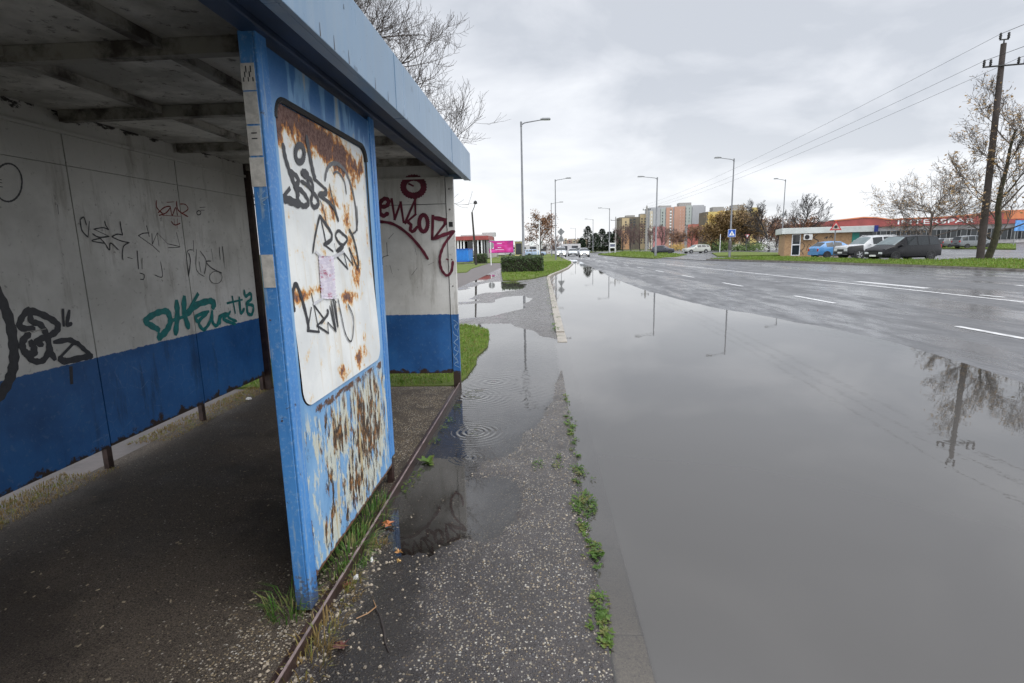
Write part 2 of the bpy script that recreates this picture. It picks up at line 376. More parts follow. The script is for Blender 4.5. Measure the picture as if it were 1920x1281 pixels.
def depth(x, y):
    if x > .42: return max(0.0, -road_z(x, y))
    if x > .235: return kerb_depth(y)
    return max(0.0, -pave_z(x, y))
def kerb_depth(y): return max(0.0, -kerb_top(y))
def kerb_top(y): return -.004 - .034 * sm(1.5, 3.9, y) + .078 * sm(8.4, 10.2, y)
wt = grid('water', axis((-3.6, -1.0, .2), (-1.0, .6, .04), (.6, 6.2, .4)), axis((-6, 2, .5), (2, 12, .08), (12, 40, .4), (40, 76, 2)), lambda x, y: 0.0, M['water'],
          keep=lambda x, y: (x > -1.0 or y > 6.3) and x < lut(SHORE, y) + 1 and not (y > 30 and x < -4.2) and (y < 29 or x < -.6 or x > lut(BAY, y) - .3) and not (y > 31.5 and -2.4 < x < .3), attrs={'depth': depth})
tag(wt, 'still brown grey rain water flooding the road edge and pavement', 'water', kind='structure')
kb = MB(); random.seed(3); y = -2.0
while y < 29.4:
    L = 1.0; z = kerb_top(y + .5) + random.uniform(-.002, .002)
    kb.box(.254 + random.uniform(-.003, .003), .419 + random.uniform(-.004, .004), y + .006, y + L - .006, -.2, z); y += L
prev = None
for y0, y1 in zip([q for q, _ in BAY[1:-1]], [q for q, _ in BAY[2:-1]]):
    n = max(1, int((y1 - y0) / 1.2))
    for i in range(n):
        a, b = y0 + (y1 - y0) * i / n, y0 + (y1 - y0) * (i + 1) / n - .02
        xa, xb = lut(BAY, a), lut(BAY, b)
        kb.prism([(xa - .17, a), (xa - .004, a), (xb - .004, b), (xb - .17, b)], -.2, .075)
ko = kb.build('kerb', M['kerb'], bevel=.012); tag(ko, 'pale concrete kerb stones along the flooded road edge', 'kerb', kind='structure')
# right-hand side: asphalt apron (side street, parking), kerb and verge
ap = MB(); ap.prism([(19.8, -8), (140, -8), (140, 40), (140, 170), (16, 170), (13.2, 100), (14.2, 62), (15.0, 50), (18, 38.5), (19.4, 29.8), (19.8, 23)], -.25, .195)
tag(ap.build('side_street', M['road']), 'wet grey side street and parking apron right of the road', 'side street', kind='structure')
rk = MB()
ys = axis((-8, 50.6, 1.3))
for a, b in zip(ys, ys[1:]):
    xa, xb = lut(RKERB, a), lut(RKERB, b)
    rk.prism([(xa + .004, a), (xa + .17, a), (xb + .17, b - .015), (xb + .004, b - .015)], -.05, .30 + random.uniform(-.01, .01))
tag(rk.build('far_kerb', M['rkerb']), 'old kerb along the grass verge across the road', 'kerb', kind='structure')
def lawn(name, poly, z, label, mat=None, drop=.25):
    m = MB(); m.prism(poly, z - drop, z); return tag(m.build(name, mat or M['lawn']), label, 'lawn', kind='structure')
VERGE = [(lut(RKERB, q) + .172, q) for q in axis((-8, 50.2, 3.2))] + [tuple(pz(a, b, .33)[:2]) for a, b in ((1345, 484.5), (1420, 481.5), (1482, 481.5), (1560, 484.5), (1640, 487), (1760, 487.5), (1835, 484.5), (1919, 487))] + [(34, 24), (40, 10), (40, -8)]
lawn('verge', VERGE, .33, 'grass verge between the road and parked cars')
FARL = [tuple(pz(a, b, .24)[:2]) for a, b in ((1121, 477), (1150, 479.5), (1190, 482), (1225, 483.5), (1268, 481.5), (1288, 477.5), (1230, 472), (1170, 471.5))]
lawn('far_verge', FARL, .24, 'far grass strip before the row of bare trees')
BACKL = [tuple(pz(a, b, .36)[:2]) for a, b in ((1766, 465), (1905, 466), (1905, 457), (1775, 457))]
lawn('back_lawn', BACKL, .36, 'bright grass bank behind the black van')
MIDL = [tuple(pz(a, b, .34)[:2]) for a, b in ((1345, 479.5), (1478, 478), (1478, 474), (1380, 472), (1335, 474))]
lawn('street_lawn', MIDL, .34, 'grass strip left of the tan kiosk')
WEDGE = [(.22, 30.9), (-.5, 28.2), (-1.3, 26.9), (-2.0, 27.0), (-2.35, 31), (-2.75, 36), (-3.4, 48), (-4.6, 62), (-9, 64), (-9, 150), (2.9, 150), (3.2, 77), (3.3, 62), (2.95, 53.7), (1.96, 42.7), (1.1, 36.3), (.56, 32.6)]
lawn('lawn', WEDGE, .07, 'green lawn round the clipped hedges beyond the pavement')
LEFTL = [(-5.4, 38), (-6.0, 45), (-6.1, 60), (-12, 60), (-12, 36), (-7, 36)]
lawn('left_lawn', LEFTL, .05, 'grass strip before the blue container', drop=.2)
ENDL = [(-4.2, 6.055), (-1.06, 6.055), (-.98, 6.5), (-.95, 7.3), (-1.0, 7.8), (-.92, 8.6), (-.98, 9.5), (-1.08, 10.4), (-1.5, 11.1), (-1.95, 11.2), (-4.2, 11.4)]
lawn('grass_patch', ENDL, .017, 'muddy grass patch just beyond the shelter', drop=.1)
# painted markings (sheets 4 mm over the road)
def strip(x0, y0, x1, y1, wd, mb):
    n = max(1, int(abs(y1 - y0) / 1.5)); d = Vector((x1 - x0, y1 - y0)).normalized(); p = Vector((d.y, -d.x)) * wd / 2
    vs, fs = [], []
    for i in range(n + 1):
        x, y = x0 + (x1 - x0) * i / n, y0 + (y1 - y0) * i / n
        for s in (-1, 1):
            X, Y = x + p.x * s, y + p.y * s; vs.append((X, Y, road_z(X, Y) + .005))
    for i in range(n): fs.append((2 * i, 2 * i + 1, 2 * i + 3, 2 * i + 2))
    mb.add(vs, fs)
def onroad(x, y):
    z = 0.0
    for _ in range(8): p = pz(x, y, z); z = road_z(p.x, p.y)
    return p
mk = MB()
k = onroad(1794, 612); dirv = Vector((-.0125, 1)).normalized()
for i in range(-2, 22):
    x0 = k.x - .0125 * i * 6.12; y0 = k.y + i * 6.12
    strip(x0, y0, x0 + .0125 * 2.15, y0 - 2.15, .13, mk)
A, B = onroad(1920, 566.9), onroad(1300, 500.7); s = (B - A) / (B.y - A.y)
strip(A.x - s.x * 16, A.y - 16, A.x + s.x * 75, A.y + 75, .14, mk)
C, D = onroad(1740, 541), onroad(1607, 528); strip(C.x, C.y, D.x, D.y, .30, mk)
for a, b in (((1838, 553.5), (1885, 558)), ((1905, 535), (1919, 536.5))):
    C, D = onroad(*a), onroad(*b); strip(C.x, C.y, D.x, D.y, .14, mk)
tag(mk.build('road_markings', M['paint']), 'white lane lines and dashes on the wet road', 'road marking', kind='structure')

# ------------------------------------------------------------------ bus shelter materials
def wall_mat():
    t = NT('dirty_white_over_blue_panel'); g = t.geo(); x, y, z = t.sep(g)
    n = t.noise(g, 1.7, 6, .62); f = t.noise(g, 24, 5, .7); st = t.noise(t.scl(g, 5, 5, .7), 1.5, 5, .7)
    wh = t.mix(t.step(n, .3, .72), (.48, .47, .44), (.70, .69, .66))
    wh = t.mix(t.math('MULTIPLY', t.step(st, .52, .72), .55), wh, (.21, .19, .155))
    wh = t.mix(t.math('MULTIPLY', t.step(f, .60, .70), .55), wh, (.13, .12, .105))
    # grime under the roof
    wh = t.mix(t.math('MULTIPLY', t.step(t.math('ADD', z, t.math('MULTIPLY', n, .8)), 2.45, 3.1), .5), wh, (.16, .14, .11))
    sv = t.n('TexVoronoi', None, {'Vector': t.scl(g, 1, 1, .7), 'Scale': 7.0, 'Randomness': 1.0}, feature='DISTANCE_TO_EDGE')
    scr = t.math('MULTIPLY', t.math('SUBTRACT', 1.0, t.step(t.math('ADD', sv.outputs[0], t.lin(f, .3, .7, -.01, .012)), .0, .012)), t.step(n, .5, .62))
    wh = t.mix(t.math('MULTIPLY', scr, .4), wh, (.60, .58, .54))
    bl = t.mix(t.step(n, .32, .7), (.012, .068, .205), (.025, .122, .34))
    bl = t.mix(t.math('MULTIPLY', t.step(t.noise(t.scl(g, 1, 1, .6), 2.6, 3, .5), .54, .62), .45), bl, (.022, .12, .33)); bl = t.mix(t.math('MULTIPLY', t.step(f, .54, .68), .42), bl, (.10, .18, .31))
    bl = t.mix(t.math('MULTIPLY', t.step(st, .55, .7), .5), bl, (.012, .03, .07))
    bl = t.mix(t.math('MULTIPLY', scr, .35), bl, (.16, .26, .42))
    edge = t.math('ADD', z, t.lin(f, .3, .7, -.006, .006))
    c = t.mix(t.step(edge, .874, .880), bl, wh)
    tp_ = t.step(t.math('ADD', z, t.lin(t.noise(t.scl(g, 1, 1, 3), 3.2, 6, .75), .3, .7, -.07, .07)), 2.585, 2.60); c = t.mix(tp_, c, (.018, .015, .013))
    rust = t.math('SUBTRACT', t.math('ADD', .235, t.lin(t.noise(g, 8, 5, .7), .3, .7, -.08, .06)), z)
    c = t.mix(t.step(rust, .0, .03), c, (.035, .022, .016))
    return t.done(c, t.lin(f, .3, .7, .4, .6), t.bump(f, .002, .5), spec=.4)
M['wall'] = wall_mat()
t = NT('stained_ceiling'); g = t.geo(); n = t.noise(g, 2.2, 6, .65); f = t.noise(g, 14, 5, .75)
c = t.mix(t.step(n, .36, .66), (.33, .32, .285), (.66, .645, .59)); c = t.mix(t.math('MULTIPLY', t.step(f, .56, .66), .75), c, (.07, .06, .048))
M['ceil'] = t.done(c, .75, t.bump(f, .004, .6), spec=.2)
t = NT('stained_beam'); g = t.geo(); n = t.noise(g, 4, 6, .7)
c = t.mix(t.step(n, .35, .6), (.07, .06, .05), (.32, .305, .265)); M['beam'] = t.done(c, .7, None, spec=.25)
t = NT('fascia_paint'); g = t.geo(); n = t.noise(g, 1.3, 5, .6); st = t.noise(t.scl(g, 1, 9, .8), 1.6, 5, .65); f = t.noise(g, 35, 4, .7)
c = t.mix(t.step(n, .3, .7), (.125, .21, .315), (.165, .255, .36)); c = t.mix(t.lin(st, .4, .68, 0, .5), c, (.25, .305, .36))
c = t.mix(t.math('MULTIPLY', t.step(f, .66, .71), .6), c, (.04, .04, .05)); M['fascia'] = t.done(c, t.lin(st, .3, .7, .25, .42), None)
M['soffit'] = plain('dark_blue_soffit', (.018, .034, .072), .5, var=.4, scale=4)
M['steel'] = plain('rusty_brown_steel', (.034, .019, .016), .42, var=.5, scale=14, bump=.002)
M['dark'] = plain('dark_rubber', (.012, .012, .012), .6, var=.4, scale=20)
def post_mat(name, a, b):
    t = NT(name); g = t.geo(); x, y, z = t.sep(g); n = t.noise(t.scl(g, 4, 4, .8), 2.2, 5, .65); f = t.noise(g, 60, 4, .7); st = t.noise(t.scl(g, 30, 30, 2.2), 1.0, 4, .65)
    c = t.mix(t.step(n, .3, .7), a, b); c = t.mix(t.lin(f, .52, .75, 0, .6), c, (.30, .42, .56))
    c = t.mix(t.math('MULTIPLY', t.step(st, .57, .66), .5), c, (.30, .38, .42))
    chip = t.step(t.noise(g, 19, 5, .72), .665, .685); c = t.mix(chip, c, (.05, .032, .025))
    low = t.step(t.math('SUBTRACT', t.math('ADD', .16, t.lin(f, .3, .7, -.12, .12)), z), 0, .05)
    c = t.mix(t.math('MULTIPLY', low, .7), c, (.06, .045, .035)); return t.done(c, .42, t.bump(f, .001, .4))
M['post'] = post_mat('blue_post_paint', (.040, .165, .42), (.065, .235, .54))
def panel_mat():
    t = NT('peeling_blue_sheet'); g = t.geo(); x, y, z = t.sep(g)
    n = t.noise(t.scl(g, 1, 1, .55), 6, 5, .65); f = t.noise(g, 70, 4, .7)
    bl = t.mix(t.step(n, .3, .7), (.115, .27, .49), (.21, .38, .59))
    # old patches of darker and of greyish paint near the top, brushed downwards
    pt = t.noise(t.scl(g, 1, 6, 1.1), 1.4, 4, .5)
    top = t.step(z, 2.12, 2.3)
    bl = t.mix(t.math('MULTIPLY', top, t.step(pt, .48, .52)), bl, (.045, .15, .36))
    bl = t.mix(t.math('MULTIPLY', top, t.math('SUBTRACT', 1.0, t.step(pt, .40, .43))), bl, (.36, .41, .44))
    low = t.math('SUBTRACT', 1.0, t.step(z, .80, .96))
    peel = t.noise(t.scl(g, 1, 1.35, .42), 11, 6, .68)
    peel2 = t.noise(t.scl(g, 1, 1.6, .42), 16, 7, .74); drip = t.noise(t.scl(g, 1, 28, 1.0), 1.2, 4, .6)
    amt = t.attr('wear')
    pv = t.math('ADD', peel, t.math('MULTIPLY', amt, .20))
    bare = t.step(pv, .55, .575); c = t.mix(t.math('MULTIPLY', low, bare), bl, t.mix(t.step(f, .35, .65), (.40, .45, .44), (.54, .54, .44)))
    yl = t.step(t.math('ADD', drip, t.math('MULTIPLY', amt, .12)), .60, .66)
    c = t.mix(t.math('MULTIPLY', t.math('MULTIPLY', low, bare), t.math('MULTIPLY', yl, .8)), c, (.42, .30, .12))
    rv = t.math('ADD', peel2, t.math('MULTIPLY', amt, .17))
    rs = t.step(rv, .612, .63); rc = t.ramp(t.noise(g, 25, 4, .7), [(.38, (.022, .014, .011)), (.52, (.075, .040, .016)), (.62, (.27, .115, .025))])
    c = t.mix(t.math('MULTIPLY', low, rs), c, rc)
    ed = t.attr('rust'); es = t.step(t.math('ADD', ed, t.lin(t.noise(g, 30, 5, .7), .3, .7, -.35, .35)), .5, .62)
    c = t.mix(es, c, t.mix(t.step(f, .4, .6), (.05, .028, .02), (.16, .075, .035)))
    h = t.math('ADD', t.math('MULTIPLY', rs, -1.0), t.math('MULTIPLY', f, .25))
    return t.done(c, t.lin(f, .3, .7, .34, .55), t.bump(h, .0015, .7))
M['panel'] = panel_mat()
def insert_mat():
    t = NT('rusting_white_enamel'); g = t.geo()
    n = t.noise(g, 3, 5, .6); f = t.noise(g, 46, 5, .72); st = t.noise(t.scl(g, 1, 14, .9), 1.6, 5, .65)
    wh = t.mix(t.step(n, .3, .7), (.60, .615, .61), (.76, .77, .75)); wh = t.mix(t.math('MULTIPLY', t.step(st, .52, .7), .6), wh, (.60, .53, .40))
    wh = t.mix(t.math('MULTIPLY', t.step(f, .62, .7), .5), wh, (.36, .32, .25))
    am = t.attr('rust')
    big = t.noise(t.scl(g, 1, 1, .8), 16, 6, .72)
    rv = t.math('ADD', am, t.lin(big, .28, .72, -.55, .55))
    halo = t.step(rv, .22, .52); c = t.mix(t.math('MULTIPLY', halo, .8), wh, (.66, .45, .17))
    org = t.step(rv, .42, .60); c = t.mix(org, c, t.mix(t.step(f, .35, .6), (.38, .125, .022), (.52, .21, .04)))
    dk = t.step(rv, .58, .78); c = t.mix(dk, c, t.mix(t.step(t.noise(g, 70, 4, .75), .36, .64), (.085, .036, .026), (.20, .115, .095)))
    h = t.math('ADD', t.math('MULTIPLY', org, -.6), t.math('MULTIPLY', f, .3))
    return t.done(c, t.lin(org, 0, 1, .34, .75), t.bump(h, .0015, .8))
M['insert'] = insert_mat()
M['ink'] = plain('black_marker', (.022, .022, .027), .4, var=.35, scale=30)
M['ink_grey'] = plain('grey_marker', (.11, .11, .115), .5, var=.45, scale=40)
M['ink_thin'] = plain('thin_marker', (.055, .055, .06), .5, var=.4, scale=40)
M['teal'] = plain('teal_spray', (.012, .17, .165), .45, var=.25, scale=20)
M['maroon'] = plain('maroon_spray', (.11, .012, .028), .45, var=.35, scale=12)
M['redink'] = plain('faded_red_marker', (.24, .05, .045), .5, var=.4, scale=40)
M['paper'] = plain('old_paper', (.44, .42, .385), .7, var=.2, scale=30)
M['scratch'] = plain('pale_scratch', (.24, .36, .50), .5, var=.3, scale=30)

# ------------------------------------------------------------------ bus shelter
FX, BX, Y0, Y1, P1, P2 = -1.05, -3.3, -.45, 6.0, 2.09, 3.40
sh = empty('bus_shelter', (-2.1, 2.8, 0))
tag(sh, 'battered blue and white bus shelter covered in rust and graffiti', 'bus shelter')
def part(mb, name, mat, par=sh, **k):
    o = mb.build(name, mat, None, **k); o.parent = par; o.matrix_parent_inverse = Matrix.Translation(par.matrix_world.translation if False else Vector((0, 0, 0)))
    return o
# every part is modelled in world coordinates; the parent sits at the shelter's base, so undo its offset
SHI = Matrix.Translation(-Vector((-2.1, 2.8, 0)))
def spart(mb, name, mat, par=None, **k):
    o = mb.build(name, mat, None, **k); o.parent = par or sh
    if par is None: o.matrix_parent_inverse = SHI
    return o
m = MB(); m.prism([(-3.42, Y0), (FX + .0118, Y0), (FX + .0118, 6.03), (-3.42, 6.03)], -.15, .012)
floor = m.build('shelter_floor', M['floor']); tag(floor, 'dark gritty asphalt floor under the shelter', 'floor', kind='structure')
# back wall panels
ysm = [-.45, .26, 1.39, 2.52, 3.655, 4.795, 5.93]
for a, b in zip(ysm, ysm[1:]):
    m = MB(); m.box(BX - .02, BX, a + .005, b - .005, .185, 2.24); m.box(BX - .02, BX, a + .005, b - .005, 2.244, 2.47); m.box(BX - .03, BX - .0205, a - .004, b + .004, .2, 2.47, 1)  # dark sheet added behind each panel to stop light leaking through the seams
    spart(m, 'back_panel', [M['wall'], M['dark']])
for yy in ysm:
    m = MB(); m.box(BX - .062, BX - .022, yy - .024, yy + .024, -.05, 2.6)
    if yy > 5: m.box(BX - .02, BX + .055, yy + .006, yy + .062, -.05, 2.6)
    spart(m, 'back_leg', M['steel'])
m = MB(); m.box(BX + .001, BX + .022, Y0, 5.93, 2.452, 2.475); m.box(BX - .02, BX - .001, Y0, 5.93, 2.4755, 2.66); spart(m, 'wall_ledge', M['wall'])
# end panels with their corner posts
for yy, nm in ((Y1, 'end_panel'), (Y0 - .03, 'end_panel')):
    m = MB(); m.box(BX + .06, FX - .012, yy, yy + .02, .18, 2.11); m.box(BX + .06, FX - .012, yy, yy + .02, 2.117, 2.40); m.box(BX + .06, FX - .004, yy + .021, yy + .03, .2, 2.4, 1)
    ep = spart(m, nm, [M['wall'], M['dark']])
    if yy == Y1: END = ep
    m = MB(); m.box(BX + .06, FX - .012, yy + .003, yy + .02, 2.401, 2.60); m.box(BX + .06, FX - .012, yy - .02, yy - .001, 2.385, 2.405); spart(m, 'end_header', M['wall'])
    m = MB(); m.box(FX - .002, FX + .078, yy - .012, yy + .05, -.03, 2.40); cp = spart(m, 'corner_post', M['wall'])
    if yy == Y1:
        for zz in (2.27, 2.05, 1.8, 1.5, 1.2):
            m = MB(); m.lathe([(.008, 0), (.008, -.004), (.004, -.006)], (FX + .034, yy - .0125, zz), 8, axis='y'); rv_ = m.build('rivet', M['steel']); rv_.parent = cp
        m = MB(); m.box(FX + .018, FX + .062, yy - .016, yy - .0125, 1.86, 1.915); rv_ = m.build('dark_sticker', M['dark']); rv_.parent = cp
# front posts
m = MB(); m.box(FX - .066, FX - .008, P1 - .03, P1 + .002, .03, 2.42); m.box(FX - .008, FX + .004, P1 - .03, P1 + .05, .03, 2.42)
m.box(FX - .05, FX - .012, P1 - .02, P1 + .02, -.03, .029, 1); post1 = spart(m, 'front_post', [M['post'], M['steel']], bevel=.004)
m = MB(); m.box(FX - .05, FX - .004, P2 + .002, P2 + .05, .25, 2.42); m.box(FX - .004, FX + .008, P2 - .045, P2 - .015, .21, 2.42); m.box(FX - .004, FX + .006, P2 + .0, P2 + .05, .21, 2.42)
m.box(FX - .045, FX - .005, P2 + .004, P2 + .046, -.03, .249, 1); spart(m, 'front_post', [M['post'], M['steel']], bevel=.003)
# stickers and scratched letters on the near post's side
for za, zb, xa, xb in ((2.21, 2.305, -.001, 0), (2.09, 2.205, 0, .001), (1.975, 2.083, 0, 0), (1.86, 1.968, -.003, .002), (1.47, 1.60, .004, 0)):
    m = MB(); m.box(FX - .064 + xa, FX - .012 + xb, P1 - .0325, P1 - .0305, za, zb)
    if za > 2.2:
        for i in range(7): m.box(FX - .058 + .006 * i, FX - .054 + .006 * i, P1 - .0335, P1 - .0326, za + .03 + (i % 3) * .016, za + .045 + (i % 3) * .02, 1)
    if 1.97 < za < 2.0:
        for i in range(2): m.box(FX - .048, FX - .026, P1 - .0335, P1 - .0326, za + .06 + .02 * i, za + .064 + .02 * i, 1)
    spart(m, 'sticker', [M['paper'], M['ink']])
# ----- ribbons of ink
def catmull(p, k=6):
    if len(p) < 3: return [Vector(q) for q in p]
    q = [Vector(a) for a in p]; out = []
    for i in range(len(q) - 1):
        a, b, c, d = q[max(i - 1, 0)], q[i], q[i + 1], q[min(i + 2, len(q) - 1)]
        for j in range(k):
            s = j / k; out.append(.5 * ((2 * b) + (c - a) * s + (2 * a - 5 * b + 4 * c - d) * s * s + (3 * b - 3 * c + d - a) * s ** 3))
    return out + [q[-1]]
OFF = [0.0]
def ink(name, strokes, proj, nrm, mat, par, smooth=True, base=.0016):
    """strokes: list of (width in m, [picture points]); proj maps a point to the wall plane; nrm is the wall's outward normal.
    Strokes that lie together make one tag; far apart tags become objects of their own."""
    nrm = Vector(nrm); S = []
    for wd, pts in strokes:
        P = [proj(*p) for p in pts]
        if len(P) > 2 and smooth: P = catmull(P)
        lo = Vector([min(p[k] for p in P) for k in range(3)]); hi = Vector([max(p[k] for p in P) for k in range(3)]); S.append([wd, P, lo, hi, len(S), len(pts)])
    def find(i):
        while S[i][4] != i: i = S[i][4]
        return i
    for i in range(len(S)):
        for j in range(i):
            gap = Vector([max(0, S[i][2][k] - S[j][3][k], S[j][2][k] - S[i][3][k]) for k in range(3)]).length
            if gap < .33 * max((S[i][3] - S[i][2]).length, (S[j][3] - S[j][2]).length, .03):
                a_, b_ = find(i), find(j)
                if a_ != b_: S[a_][4] = b_
    groups = {}
    for i in range(len(S)): groups.setdefault(find(i), []).append(S[i])
    o = None
    for g_ in groups.values():
        m = MB(); off0 = 0.0
        for wd, P, lo, hi, _, np_ in g_:
            n = len(P); b = len(m.v)
            for i, p in enumerate(P):
                d = (P[min(i + 1, n - 1)] - P[max(i - 1, 0)]).normalized(); s = d.cross(nrm).normalized()
                hw = wd * .46 * (1 + .13 * math.sin(i * 1.7 + np_)); off = nrm * (base + off0 + .0012 * i / max(1, n))
                ext = d * (-hw * .6 if i == 0 else hw * .6 if i == n - 1 else 0); k = .55 if i in (0, n - 1) else 1
                m.v.append(tuple(p + ext + s * hw * k + off)); m.v.append(tuple(p + ext - s * hw * k + off))
            for i in range(n - 1): m.f.append((b + 2 * i, b + 2 * i + 1, b + 2 * i + 3, b + 2 * i + 2)); m.m.append(0)
            off0 += .00025
        o = m.build(name, mat, None); o.parent = par
        o.matrix_parent_inverse = SHI if par is sh else Matrix.Translation(-Vector(KLOC)) if par is None else Matrix.Identity(4)
        INKED.append(o)
    return o
INKED = []; KLOC = (0, 0, 0)
def Z(ox, oy, sc, lst): return [(w_, [(ox + x / sc, oy + y / sc) for x, y in p]) for w_, p in lst]
def ring(cx, cy, rx_, ry_, n=18, a0=0, a1=360): return [(cx + rx_ * math.cos(R_(a0 + (a1 - a0) * i / n)), cy + ry_ * math.sin(R_(a0 + (a1 - a0) * i / n))) for i in range(n + 1)]

# front panel: blue sheet with a rounded window holding a white enamel board
def rrect(y0, y1, z0, z1, r, n=6):
    pts = []
    for cy_, cz_, a0 in ((y1 - r, z1 - r, 0), (y0 + r, z1 - r, 90), (y0 + r, z0 + r, 180), (y1 - r, z0 + r, 270)):
        pts += [(cy_ + r * math.cos(R_(a0 + 90 * i / n)), cz_ + r * math.sin(R_(a0 + 90 * i / n))) for i in range(n + 1)]
    return pts
IY0, IY1, IZ0, IZ1, IR = 2.165, 3.285, .925, 2.225, .085
PY0, PY1, PZ0, PZ1 = P1 + .052, P2 - .012, .145, 2.39
def in_rr(y, z, g=0):
    y0, y1, z0, z1, r = IY0 - g, IY1 + g, IZ0 - g, IZ1 + g, IR + g
    if not (y0 < y < y1 and z0 < z < z1): return False
    qy = max(y0 + r - y, y - (y1 - r), 0); qz = max(z0 + r - z, z - (z1 - r), 0); return qy * qy + qz * qz < r * r
hole = rrect(IY0, IY1, IZ0, IZ1, IR)
bm = bmesh.new()
# sheet: gridded strips below and above, ring round the window
def bmv(y, z, x=FX): return bm.verts.new((x, y, z))
ov = [];
for (y, z) in hole:
    # project radially to the ring's outer border
    ov.append((PY0 if y < IY0 + IR * .9 and IZ0 + IR < z < IZ1 - IR else y, z))
outer = []
for (y, z) in hole:
    yy = PY1 if y > (IY0 + IY1) / 2 else PY0; zz = IZ1 + .02 if z > (IZ0 + IZ1) / 2 else IZ0 - .02
    outer.append((yy, zz, y, z))
iv = [bmv(y, z) for y, z in hole]; iv2 = [bmv(y, z, FX - .02) for y, z in hole]
n = len(hole); o_idx = []
n4 = 7
cor = [(PY1, IZ1 + .02), (PY0, IZ1 + .02), (PY0, IZ0 - .02), (PY1, IZ0 - .02)]
cv_ = [bmv(*c_) for c_ in cor]
for q in range(4):
    for i in range(n4 - 1): bm.faces.new((iv[q * n4 + i], cv_[q], iv[q * n4 + i + 1]) if False else (cv_[q], iv[q * n4 + i + 1], iv[q * n4 + i]))
    q2 = (q + 1) % 4; bm.faces.new((cv_[q], cv_[q2], iv[q2 * n4], iv[q * n4 + n4 - 1]))
for i in range(n): bm.faces.new((iv[i], iv[(i + 1) % n], iv2[(i + 1) % n], iv2[i]))
def gridpatch(y0, y1, z0, z1, ny, nz_, x=FX, xf=None):
    vv = [[bm.verts.new((x + (xf(y0 + (y1 - y0) * i / ny, z0 + (z1 - z0) * j / nz_) if xf else 0), y0 + (y1 - y0) * i / ny, z0 + (z1 - z0) * j / nz_)) for i in range(ny + 1)] for j in range(nz_ + 1)]
    for j in range(nz_):
        for i in range(ny): bm.faces.new((vv[j][i], vv[j][i + 1], vv[j + 1][i + 1], vv[j + 1][i]))
gridpatch(PY0, PY1, PZ0, IZ0 - .02, 60, 40)
gridpatch(PY0, PY1, IZ1 + .02, PZ1, 60, 10)
bmesh.ops.remove_doubles(bm, verts=bm.verts, dist=.0004)
bmesh.ops.recalc_face_normals(bm, faces=bm.faces)
# back and rim
for b_ in ((PY0, PY1, PZ0, PZ1),):
    q = [bm.verts.new((FX - .026, y, z)) for y, z in ((b_[0], b_[2]), (b_[0], b_[3]), (b_[1], b_[3]), (b_[1], b_[2]))]
    bm.faces.new(q)
    f_ = [bm.verts.new((FX - .0005, y, z)) for y, z in ((b_[0], b_[2]), (b_[0], b_[3]), (b_[1], b_[3]), (b_[1], b_[2]))]
    for i in range(4): bm.faces.new((q[i], q[(i + 1) % 4], f_[(i + 1) % 4], f_[i]))
me = bpy.data.meshes.new('front_panel'); bm.to_mesh(me); bm.free(); me.materials.append(M['panel'])
def blob(y, z, lst):
    v = 0
    for cy_, cz_, ry, rz, s in lst: v = max(v, s * (1 - min(1.0, math.sqrt(((y - cy_) / ry) ** 2 + ((z - cz_) / rz) ** 2))))
    return v
def wear(v):
    y, z = v.co.y, v.co.z
    return 1.3 * blob(y, z, [(2.95, .58, .60, .62, 1.05), (2.6, .70, .6, .3, .85), (2.75, .35, .5, .35, .8), (2.38, .35, .25, .35, .65)]) - .20
def prust(v):
    y, z = v.co.y, v.co.z; r = 0
    if z < IZ0 + .01: r = max(r, 1 - abs(z - (IZ0 - .035 - .02 * mnoise.noise(Vector((y * 7, 1, 2))))) / .06) * (.75 + .5 * mnoise.noise(Vector((y * 9, 4, 2)))) * (1 if 2.28 < y < 3.3 else .3)
    r = max(r, 1.1 - (z - PZ0) / .03, .8 * (1 - max(0, y - PY0) / .02) * (1 if z < .42 else 0))
    if z > IZ1: r = max(r, .3 - (z - IZ1) * 6)
    return max(0, r)
for an, fn in (('wear', wear), ('rust', prust)):
    at = me.attributes.new(an, 'FLOAT', 'POINT'); at.data.foreach_set('value', [fn(v) for v in me.vertices])
fp = bpy.data.objects.new('front_panel', me); COL.objects.link(fp); fp.parent = sh; fp.matrix_parent_inverse = SHI
# enamel board (slightly bulged towards the street near its lower edge)
def bulge(y, z): return .016 * sm(1.6, .95, z) * (1 if .0 < 1 else 0)
bm = bmesh.new(); NYI, NZI = 70, 84; vv = {}
for j in range(NZI + 1):
    for i in range(NYI + 1):
        y = IY0 - .0 + (IY1 - IY0) * i / NYI; z = IZ0 + (IZ1 - IZ0) * j / NZI
        # squash the corners onto the rounded outline
        qy = (IY0 + IR - y) if y < IY0 + IR else (y - (IY1 - IR)) if y > IY1 - IR else 0
        qz = (IZ0 + IR - z) if z < IZ0 + IR else (z - (IZ1 - IR)) if z > IZ1 - IR else 0
        if qy > 0 and qz > 0:
            L = math.hypot(qy, qz); mx_ = max(qy, qz); k = mx_ / L
            y += (qy * k - qy) * (-1 if y < IY0 + IR else 1); z += (qz * k - qz) * (-1 if z < IZ0 + IR else 1)
        yc, zc_ = (IY0 + IY1) / 2, (IZ0 + IZ1) / 2
        y = yc + (y - yc) * .992; z = zc_ + (z - zc_) * .985 - .006
        vv[i, j] = bm.verts.new((FX - .016 + .022 * sm(1.75, .95, z), y, z))
for j in range(NZI):
    for i in range(NYI): bm.faces.new((vv[i, j], vv[i + 1, j], vv[i + 1, j + 1], vv[i, j + 1]))
me = bpy.data.meshes.new('white_board'); bm.to_mesh(me); bm.free(); me.materials.append(M['insert'])
